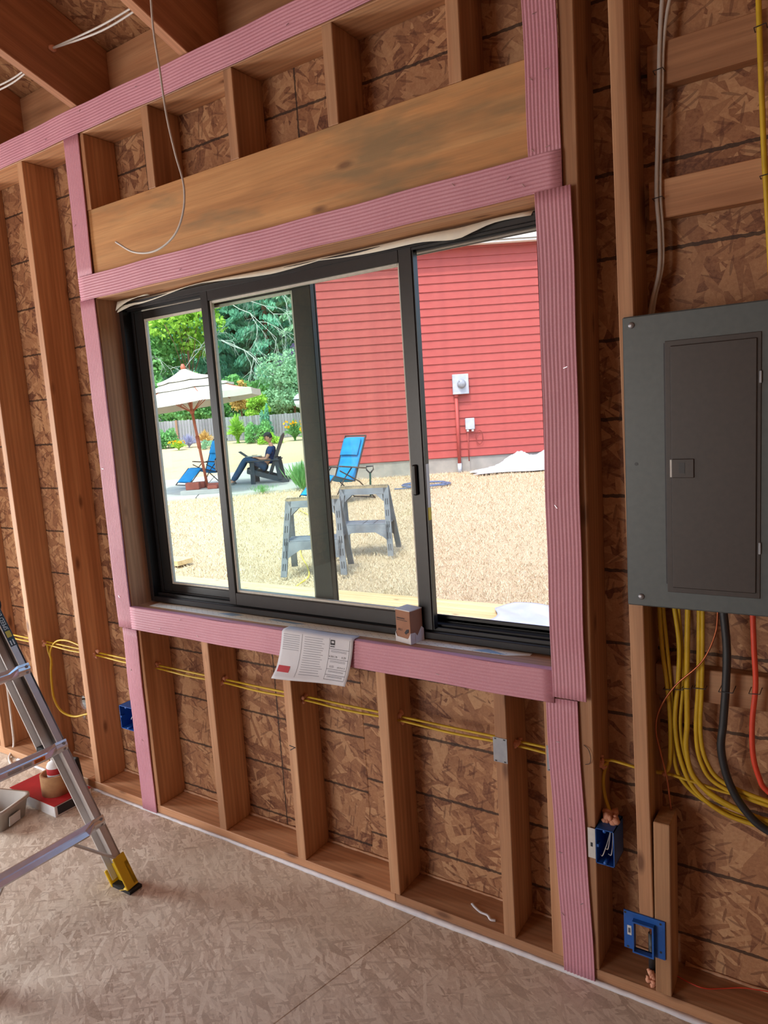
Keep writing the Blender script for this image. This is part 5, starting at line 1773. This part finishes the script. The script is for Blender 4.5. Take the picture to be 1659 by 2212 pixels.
for k in range(9):
    t = (k / 8 - .5) * 2.2
    bv.append((-.095 * math.cos(t * .8), .085 * math.sin(t), .04))
for k in range(9):
    t = (k / 8 - .5) * 2.2
    bv.append((-.095 * math.cos(t * .8) - .085 * math.cos(t), .08 * math.sin(t), .025))
o = mesh('brim', [HM @ Vector(p) for p in bv], [(k, k + 1, 10 + k, 9 + k) for k in range(8)], M['cap'], cap)
o.modifiers.new('thickness', 'SOLIDIFY').thickness = .005
# clothes follow the body
TJ = [((.12, 0, .46), (.135, .15)), ((.16, 0, .62), (.13, .155)), ((.225, 0, .82), (.125, .17)), ((.215, 0, .90), (.075, .10))]
TE = [(0, 1), (1, 2), (2, 3)]
for y in (-1, 1):
    b = len(TJ)
    TJ.extend([((.23, y * .17, .865), .075), ((.19, y * .205, .765), .068), ((.165, y * .218, .70), .066)])
    TE.extend([(2, b), (b, b + 1), (b + 1, b + 2)])
skin_mesh('shirt', TJ, TE, M['tee'], PE)
JJ = [((.11, 0, .40), (.12, .15))]
JE = []
for y in (-1, 1):
    b = len(JJ)
    JJ.extend([((.02, y * .10, .42), .105), ((-.22, y * .105, .56), .09), ((-.42, y * .11, .625), .078), ((-.60, y * .12, .36), .07), ((-.775, y * .13, .115), .06)])
    JE.extend([(0, b)] + [(b + k, b + k + 1) for k in range(4)])
skin_mesh('jeans', JJ, JE, M['jean'], PE)
for y in (-1, 1):
    MB().box((-.98, y * .135 - .045, .0), (-.74, y * .135 + .045, .085), None, .03).build('shoe', M['shoe'], PE, True)
MB().tube([(-.075, .13, .62), (-.055, .13, .62)], .042, 10).build('wristwatch', M['dkgrey'], PE, True)
LT = ything('laptop', 'thin open laptop on the lap of the seated person', 'laptop', -2.85, 17.6, .112)
M['alu'] = plain('pale_aluminium', (190, 196, 200), (176, 182, 188), 20, rough=.35, metal=.6)
MB().box((-.34, -.16, .0), (0, .16, .012), Matrix.Translation((-.05, 0, .672)), .003).build('keyboard_base', M['alu'], LT)
MB().box((0, -.16, .0), (.22, .16, .008), Matrix.Translation((-.39, 0, .68)) @ Matrix.Rotation(R(180 + 42), 4, 'Y') @ Matrix.Translation((-.0, 0, 0)) if False else Matrix.Translation((-.39, 0, .68)) @ Matrix.Rotation(R(-142), 4, 'Y'), .002).build('screen_lid', M['dkgrey'], LT)
PH = ything('phone', 'dark phone held in the hand of the seated person', 'phone', -2.85, 17.6, .112)
MB().box((-.25, -.15, .705), (-.12, -.085, .714), None, .003).build('case', M['dkgrey'], PH)

# ------------------------------------------------------------------ planks outside the window and a white sheet on them
M['newwood'] = wood('fresh_pale_lumber', (206, 170, 116), (224, 192, 140), (236, 210, 164), knots=True, rnd=.06)
DK = thing('plank_walk', 'three pale planks lying side by side outside the window', 'planks', (-.6, 2.9, .09), R(2.2))
for k in range(4):
    board('plank', (-3.2, -.37 + k * .145, .0), (3.2, -.37 + k * .145 + .135, .035), 'x', M['newwood'], DK, bev=.004)
for x in (-2.6, -.4, 1.9):
    board('bearer', (x, -.36, -.04), (x + .09, .2, -.001), 'y', M['newwood'], DK, bev=.003)
WSH = []
wv = [];
for j in range(18):
    for i in range(26):
        u, v = i / 25, j / 17
        wv.append((-.18 + .75 * u + .05 * math.sin(v * 7), 2.62 + .48 * v + .03 * math.sin(u * 9), .14 + .018 * abs(math.sin(u * 7 + v * 4)) * math.sin(math.pi * v) + .05 * max(0, v - .7)))
o = mesh('wrap_scrap', wv, [(j * 26 + i, j * 26 + i + 1, (j + 1) * 26 + i + 1, (j + 1) * 26 + i) for j in range(17) for i in range(25)], M['sheet'], smooth=True)
o.modifiers.new('thickness', 'SOLIDIFY').thickness = .003
tag(o, 'white house wrap scrap lying on the planks at the right', 'sheet')
o = board('cut_board', (-4.9, 3.38, .105), (-4.26, 3.6, .16), 'x', M['newwood'])
tag(o, 'end of a thick pale board on the lawn at the left of the window', 'board')

# ------------------------------------------------------------------ weathered board fence
M['fence'] = plain('grey_weathered_board', (138, 136, 140), (116, 114, 120), 2.5, rough=.9, rnd=.22, stretch=(6, 6, .6))
M['fpost'] = plain('brown_fence_post', (150, 116, 92), (132, 100, 80), 4, rough=.9)
FE = ything('fence', 'weathered grey board fence behind the flower bed', 'fence', -14, 35, .77)
FH = 1.13
pk = MB().box((0, 0, 0), (.130, .02, FH), None, .004).build('picket', M['fence'], FE)
nper = 95
for k in range(1, nper):
    o = link(pk.copy(), FE)
    o.location = (k * .142, .004 * (k % 3), random.uniform(-.015, .02))
for k in range(7):
    MB().box((k * 2.13, -.06, -.1), (k * 2.13 + .1, .0, FH + .03), None, .006).build('post', M['fpost'], FE)
for z in (.2, .85):
    MB().box((0, .026, z), (nper * .142, .06, z + .09)).build('rail', M['fence'], FE)

# ------------------------------------------------------------------ foliage
def leafmat(name, c1, c2, c3, trans=.35):
    t = NT(name)
    nz = t.noise(t.obj(), 1.7, 5, .7)
    oi = t.n('ShaderNodeObjectInfo')
    col = t.ramp(nz, [(.3, lin(c1)), (.5, lin(c2)), (.72, lin(c3))])
    df = t.n('ShaderNodeBsdfDiffuse'); tl = t.n('ShaderNodeBsdfTranslucent')
    t.l(col, df.inputs[0]); t.l(col, tl.inputs[0])
    mx = t.n('ShaderNodeMixShader'); mx.inputs[0].default_value = trans
    t.l(df.outputs[0], mx.inputs[1]); t.l(tl.outputs[0], mx.inputs[2])
    o = t.n('ShaderNodeOutputMaterial'); t.l(mx.outputs[0], o.inputs[0])
    return t.m
M['lf_dark'] = leafmat('dark_conifer_leaf', (84, 138, 118), (112, 172, 144), (150, 204, 170))
M['lf_mid'] = leafmat('mid_green_leaf', (92, 146, 92), (122, 176, 108), (160, 206, 130))
M['lf_lime'] = leafmat('lime_green_leaf', (120, 166, 66), (160, 204, 84), (196, 226, 112))
M['lf_sage'] = leafmat('sage_green_leaf', (116, 160, 126), (150, 190, 152), (184, 214, 176))
M['lf_plum'] = leafmat('plum_leaf', (84, 72, 104), (108, 94, 128), (132, 118, 148))
M['lf_gold'] = leafmat('golden_dry_leaf', (186, 150, 84), (212, 176, 108), (230, 204, 140))
M['lf_flow_o'] = leafmat('orange_petal', (236, 150, 30), (246, 176, 40), (250, 204, 70))
M['lf_flow_p'] = leafmat('lavender_petal', (146, 146, 178), (162, 162, 192), (180, 180, 206))
M['bark'] = plain('reddish_bark', (134, 92, 74), (108, 74, 60), 5, rough=.95, stretch=(4, 4, .6))
M['deadbranch'] = plain('pale_bare_branch', (190, 196, 186), (166, 172, 164), 5, rough=.9)

def leaf_cloud(pts, size, dirs=None, seed=0, aspect=.5, jit=.35):
    """small folded quads at the given points"""
    r_ = np.random.RandomState(seed)
    n = len(pts)
    d = r_.normal(size=(n, 3)) if dirs is None else dirs + jit * r_.normal(size=(n, 3))
    d /= np.linalg.norm(d, axis=1)[:, None]
    q = r_.normal(size=(n, 3))
    b = np.cross(d, q); b /= np.linalg.norm(b, axis=1)[:, None]
    L = size * (.6 + .8 * r_.rand(n))[:, None]
    w = L * aspect * .5
    v = np.empty((n, 4, 3))
    v[:, 0] = pts - d * L * .5
    v[:, 1] = pts + b * w
    v[:, 2] = pts + d * L * .5
    v[:, 3] = pts - b * w
    return v
def quads_obj(name, v, mat, parent):
    n = len(v)
    me = bpy.data.meshes.new(name)
    me.vertices.add(n * 4); me.loops.add(n * 4); me.polygons.add(n)
    me.vertices.foreach_set('co', v.ravel())
    me.loops.foreach_set('vertex_index', np.arange(n * 4))
    me.polygons.foreach_set('loop_start', np.arange(n) * 4)
    me.polygons.foreach_set('loop_total', np.full(n, 4))
    me.materials.append(M[mat])
    me.update(calc_edges=True)
    return link(bpy.data.objects.new(name, me), parent)
def broad_tree(name, label, a, s, h, rad, mat, seed, n=7000, leaf=.24, trunk=.16, z0=.25, group='trees beyond the fence'):
    T = ything(name, label, 'tree', a, s, None, 0, group)
    r_ = np.random.RandomState(seed)
    nc = 26
    cs = r_.normal(size=(nc, 3)); cs /= np.linalg.norm(cs, axis=1)[:, None]
    cs *= (r_.rand(nc) ** .45)[:, None]
    cz = h * (z0 + 1) / 2
    cs = cs * np.array([rad * .78, rad * .78, h * (1 - z0) / 2 * .8]) + np.array([0, 0, cz])
    cr = rad * (.28 + .22 * r_.rand(nc))
    idx = r_.randint(0, nc, n)
    o = r_.normal(size=(n, 3)); o /= np.linalg.norm(o, axis=1)[:, None]
    pts = cs[idx] + o * (cr[idx] * (.55 + .45 * r_.rand(n)))[:, None] * np.array([1, 1, .8])
    quads_obj('crown', leaf_cloud(pts, leaf, None, seed, .7), mat, T)
    tb = MB().tube([(0, 0, -.3), (.05, 0, h * .3), (0, .1, h * .75)], [trunk, trunk * .8, trunk * .3], 7)
    for k in range(6):
        c = cs[k]
        tb.tube([(0, 0, h * .25 + .08 * k), tuple(c * .6 + np.array([0, 0, h * .15])), tuple(c)], [trunk * .4, trunk * .25, .02], 5)
    tb.build('trunk', M['bark'], T, True)
    return T
def conifer(name, label, a, s, h, rad, mat, seed, n=9000, leaf=.34, trunk=.25, bottom=.08, group='trees beyond the fence'):
    T = ything(name, label, 'tree', a, s, None, 0, group)
    r_ = np.random.RandomState(seed)
    nb_ = 90
    zb = bottom * h + (1 - bottom) * h * (np.arange(nb_) / nb_) ** 1.05
    az = np.arange(nb_) * 2.4 + r_.rand(nb_)
    ln = rad * (1 - (zb / h)) ** .75 * (.75 + .4 * r_.rand(nb_)) + .2
    k = r_.choice(nb_, n, p=ln / ln.sum())
    t = r_.rand(n) ** .6
    x = np.cos(az[k]) * ln[k] * t; y = np.sin(az[k]) * ln[k] * t
    wid = .22 * ln[k] * (1 - .5 * t)
    off = (r_.rand(n) - .5) * 2 * wid
    x2 = x - np.sin(az[k]) * off; y2 = y + np.cos(az[k]) * off
    z = zb[k] + .18 * t * ln[k] - .42 * ln[k] * t ** 2 - .5 * r_.rand(n) * .55
    pts = np.stack([x2, y2, z], 1)
    dirs = np.stack([np.cos(az[k]), np.sin(az[k]), -.75 - .6 * t], 1)
    quads_obj('crown', leaf_cloud(pts, leaf, dirs, seed, .42), mat, T)
    MB().tube([(0, 0, -.3), (0, 0, h * .97)], [trunk, .03], 7).build('trunk', M['bark'], T, True)
    return T
# a tall backdrop of conifers, then broadleaved trees in front
CON = [(-27.5, 70, 27), (-20, 70, 28), (-12.5, 68, 28), (-5, 68, 28), (1.5, 66, 27), (-30, 62, 22), (-25.5, 57, 24), (-21.5, 60, 25), (-18, 55, 23), (-14.5, 58, 26), (-11.5, 53, 22), (-8, 57, 25), (-4.5, 54, 24), (-1, 58, 24)]
LBL = ['tallest hazy conifer far back at the left', 'hazy conifer far back, left of the parasol top', 'hazy conifer far back above the parasol', 'hazy conifer far back in the middle pane', 'hazy conifer far back behind the red house', 'dark conifer at the far left end of the backdrop', 'dark conifer second from the left in the backdrop', 'dark conifer third from the left in the backdrop',
       'dark conifer behind the parasol in the backdrop', 'dark conifer with high top behind the parasol pole', 'dark conifer behind the left window stile',
       'dark conifer behind the bare pale branches', 'dark conifer behind the plum coloured shrub', 'dark conifer hidden mostly by the red house']
for i, (a, s, h) in enumerate(CON):
    conifer('conifer', LBL[i], a, s, h, 4.6, 'lf_dark', 20 + i, n=16000, leaf=.75)
conifer('conifer', 'blue green conifer filling the upper middle pane', -6.6, 46, 17, 3.9, 'lf_dark', 61, n=15000, leaf=.30, bottom=.02)
conifer('conifer', 'sage tinted conifer beside the dark window bar', -3.6, 45, 16, 3.6, 'lf_sage', 62, n=12000, leaf=.30, bottom=.05)
conifer('conifer', 'conifer with thick reddish trunk above the parasol', -10.2, 47, 19, 3.4, 'lf_dark', 63, n=9000, leaf=.30, trunk=.42, bottom=.10)
broad_tree('maple_tree', 'bright lime leaved tree left of the parasol top', -10.6, 42, 9.5, 2.7, 'lf_lime', 71, n=3200, leaf=.26, z0=.42, trunk=.07)
broad_tree('broadleaf_tree', 'mid green leafy tree at the left edge of the window', -13.6, 43, 11, 3.6, 'lf_mid', 72, n=9000, leaf=.26, z0=.2)
broad_tree('broadleaf_tree', 'low green bush below the parasol rim behind the fence', -9.9, 38.5, 3.6, 1.9, 'lf_mid', 73, n=6000, leaf=.17, z0=.15, trunk=.06)
broad_tree('apple_tree', 'round sage green tree behind the fence right of the parasol', -4.4, 38.6, 4.2, 1.9, 'lf_sage', 74, n=8000, leaf=.15, z0=.2, trunk=.06)
broad_tree('plum_tree', 'dusky plum leaved tree above the fence by the dark window bar', -3.9, 41.5, 5.2, 1.9, 'lf_plum', 75, n=6500, leaf=.17, z0=.35, trunk=.07)
broad_tree('dry_shrub', 'golden dry feathery shrub behind the fence', -7.1, 38, 3.0, .62, 'lf_gold', 76, n=1100, leaf=.16, z0=.35, trunk=.03)
broad_tree('lime_shrub', 'yellow green shrub low behind the fence beside the golden one', -6.1, 37.6, 2.3, .8, 'lf_lime', 77, n=2600, leaf=.14, z0=.2, trunk=.03)
HG = ything('hedge', 'long dense green hedge directly behind the board fence', 'hedge', -8.5, 40.5)
r_ = np.random.RandomState(5)
n_ = 16000
hx = (r_.rand(n_) - .5) * 19
hp_ = np.stack([hx, (r_.rand(n_) - .5) * 1.6, r_.rand(n_) ** .8 * (2.6 + .5 * np.sin(hx * 1.3) + .3 * np.sin(hx * 3.1))], 1)
quads_obj('foliage', leaf_cloud(hp_, .24, None, 5, .7), 'lf_mid', HG)
MB().tube([(-9.4, 0, .35), (9.4, 0, .35)], .05, 5).build('stems', M['bark'], HG)
# bare pale branches
def bare(label, a, s, z, seed, spread, name='bare_branch'):
    T = ything(name, label, 'branch', a, s, z)
    rr = random.Random(seed)
    def grow(mb, p, d, L, r, lev):
        pts = [p]
        for k in range(5):
            d = (d + Vector((rr.uniform(-.35, .35), rr.uniform(-.25, .25), rr.uniform(-.4, .12)))).normalized()
            p = p + d * L / 5
            pts.append(p)
            if lev < 3 and k > 0:
                grow(mb, p, (d + Vector((rr.uniform(-1, 1), rr.uniform(-.5, .5), rr.uniform(-.9, .6)))).normalized(), L * .58, r * .6, lev + 1)
        mb.tube(pts, [r * (1 - .14 * k) for k in range(6)], 4)
    for k, d in enumerate(spread):
        mb = MB()
        grow(mb, Vector((0, 0, 0)), Vector(d).normalized(), 3.4, .035, 0)
        mb.build('limb', M['deadbranch'], T)
bare('tangle of pale bare branches right of the left sash stile', -8.0, 42.2, 8.4, 3, [(.9, 0, .3), (.8, .1, -.5), (.6, -.1, .8)])
bare('pale drooping dead limbs in the middle pane', -8.4, 41.0, 6.2, 8, [(1, 0, .0), (.9, 0, -.35)])
bare('thin pale twigs left of the parasol', -11.6, 40.4, 2.9, 12, [(-.3, 0, 1), (.5, 0, .8)])
# flower bed
def shrub(name, label, a, s, h, rad, mat, seed, n=1800, leaf=.1, spike=False, flowers=None):
    T = ything(name, label, 'plant', a, s, None, 0, 'plants in the flower bed by the fence')
    r_ = np.random.RandomState(seed)
    if spike:
        th = r_.rand(n) * 6.283; t = r_.rand(n); lean = r_.rand(n) ** .7
        rr_ = rad * lean * t ** 1.6
        pts = np.stack([np.cos(th) * rr_, np.sin(th) * rr_, h * (t * (1.15 - .45 * lean) - .35 * (lean * t) ** 3)], 1)
        dirs = np.stack([np.cos(th) * lean * .6, np.sin(th) * lean * .6, 1 - 1.2 * lean * t], 1)
        quads_obj('foliage', leaf_cloud(pts, leaf * 2, dirs, seed, .14, .1), mat, T)
    else:
        o = r_.normal(size=(n, 3)); o /= np.linalg.norm(o, axis=1)[:, None]
        o[:, 2] = np.abs(o[:, 2])
        pts = o * (.6 + .4 * r_.rand(n))[:, None] * np.array([rad, rad, h]) * (1 + .18 * np.sin(o[:, :1] * 7 + seed))
        quads_obj('foliage', leaf_cloud(pts, leaf, None, seed, .6), mat, T)
    if flowers:
        m = 26
        fp = np.stack([(r_.rand(m) - .5) * rad * 1.8, (r_.rand(m) - .5) * rad - rad * .4, h * (.7 + .4 * r_.rand(m))], 1)
        quads_obj('flowers', leaf_cloud(fp, leaf * .95, None, seed + 1, .9), flowers, T)
    MB().tube([(0, 0, -.1), (0, 0, h * .6)], [.02, .01], 5).build('stem', M['bark'], T)
BED = [('green_shrub', 'round dark green shrub near the left edge of the window', -9.6, 33, .85, .62, 'lf_mid', 81, 2200, .12, False, None),
       ('lavender_plant', 'pale lavender clump right of the round green shrub', -8.5, 32.4, .5, .55, 'lf_flow_p', 82, 700, .1, True, None),
       ('daylily', 'yellow daylilies at the left edge of the bed', -8.7, 31.4, .35, .4, 'lf_lime', 83, 700, .1, True, 'lf_flow_o'),
       ('ornamental_grass', 'reddish ornamental grass behind the parasol pole', -7.9, 33, .6, .4, 'lf_gold', 84, 900, .12, True, None),
       ('ornamental_grass', 'tall light green grass left of the sash stile', -6.5, 33.4, 1.1, .45, 'lf_lime', 85, 1500, .16, True, None),
       ('sage_clump', 'low silvery sage clump below the ornamental grass', -7.3, 31.2, .35, .5, 'lf_sage', 86, 900, .08, False, None),
       ('spreading_shrub', 'wide dark green shrub left of the seated person', -5.4, 33, .9, .8, 'lf_mid', 87, 2400, .12, False, None),
       ('upright_conifer', 'slim upright green shrub against the fence', -5.2, 33.9, 1.5, .3, 'lf_dark', 88, 1400, .12, False, None),
       ('yellow_shrub', 'bright yellow green low shrub in front of the wide one', -4.75, 31.6, .42, .5, 'lf_lime', 89, 1200, .09, False, None),
       ('orange_daylily', 'orange daylilies just right of the cap', -3.75, 32.4, .8, .5, 'lf_mid', 90, 1400, .13, True, 'lf_flow_o'),
       ('fountain_grass', 'tall fountain grass with arching green blades by the fence', -2.8, 33.6, 1.3, .75, 'lf_lime', 91, 3200, .17, True, None),
       ('lavender_plant', 'lavender clump right of the fountain grass', -1.8, 33.2, .7, .6, 'lf_flow_p', 92, 1400, .1, True, None),
       ('blue_fescue', 'round pale blue grey grass tuft in front of the lavender', -2.1, 31.8, .5, .48, 'lf_sage', 93, 2200, .09, True, None),
       ('orange_daylily', 'orange daylilies behind the top of the dark armchair', -3.05, 31.2, .55, .35, 'lf_mid', 94, 900, .11, True, 'lf_flow_o')]
for b_ in BED:
    shrub(*b_)
def tuft(label, a, s, h, rad, mat, seed, n=500):
    T = ything('grass_tuft', label, 'grass', a, s, .1)
    r_ = np.random.RandomState(seed)
    th = r_.rand(n) * 6.283; t = r_.rand(n); lean = r_.rand(n)
    pts = np.stack([np.cos(th) * rad * lean * t, np.sin(th) * rad * lean * t, h * t * (1 - .3 * lean)], 1)
    quads_obj('blades', leaf_cloud(pts, h * .5, np.stack([np.cos(th) * lean * .5, np.sin(th) * lean * .5, np.ones(n)], 1), seed, .08, .1), mat, T)
tuft('green weeds at the patio edge left of the dark window bar', -1.72, 15.7, .55, .45, 'lf_mid', 101, 700)
tuft('small green tuft at the near patio edge', -2.6, 15.55, .16, .4, 'lf_mid', 102)
tuft('green fringe at the patio corner below the parasol', -5.0, 14.9, .14, .5, 'lf_mid', 103)
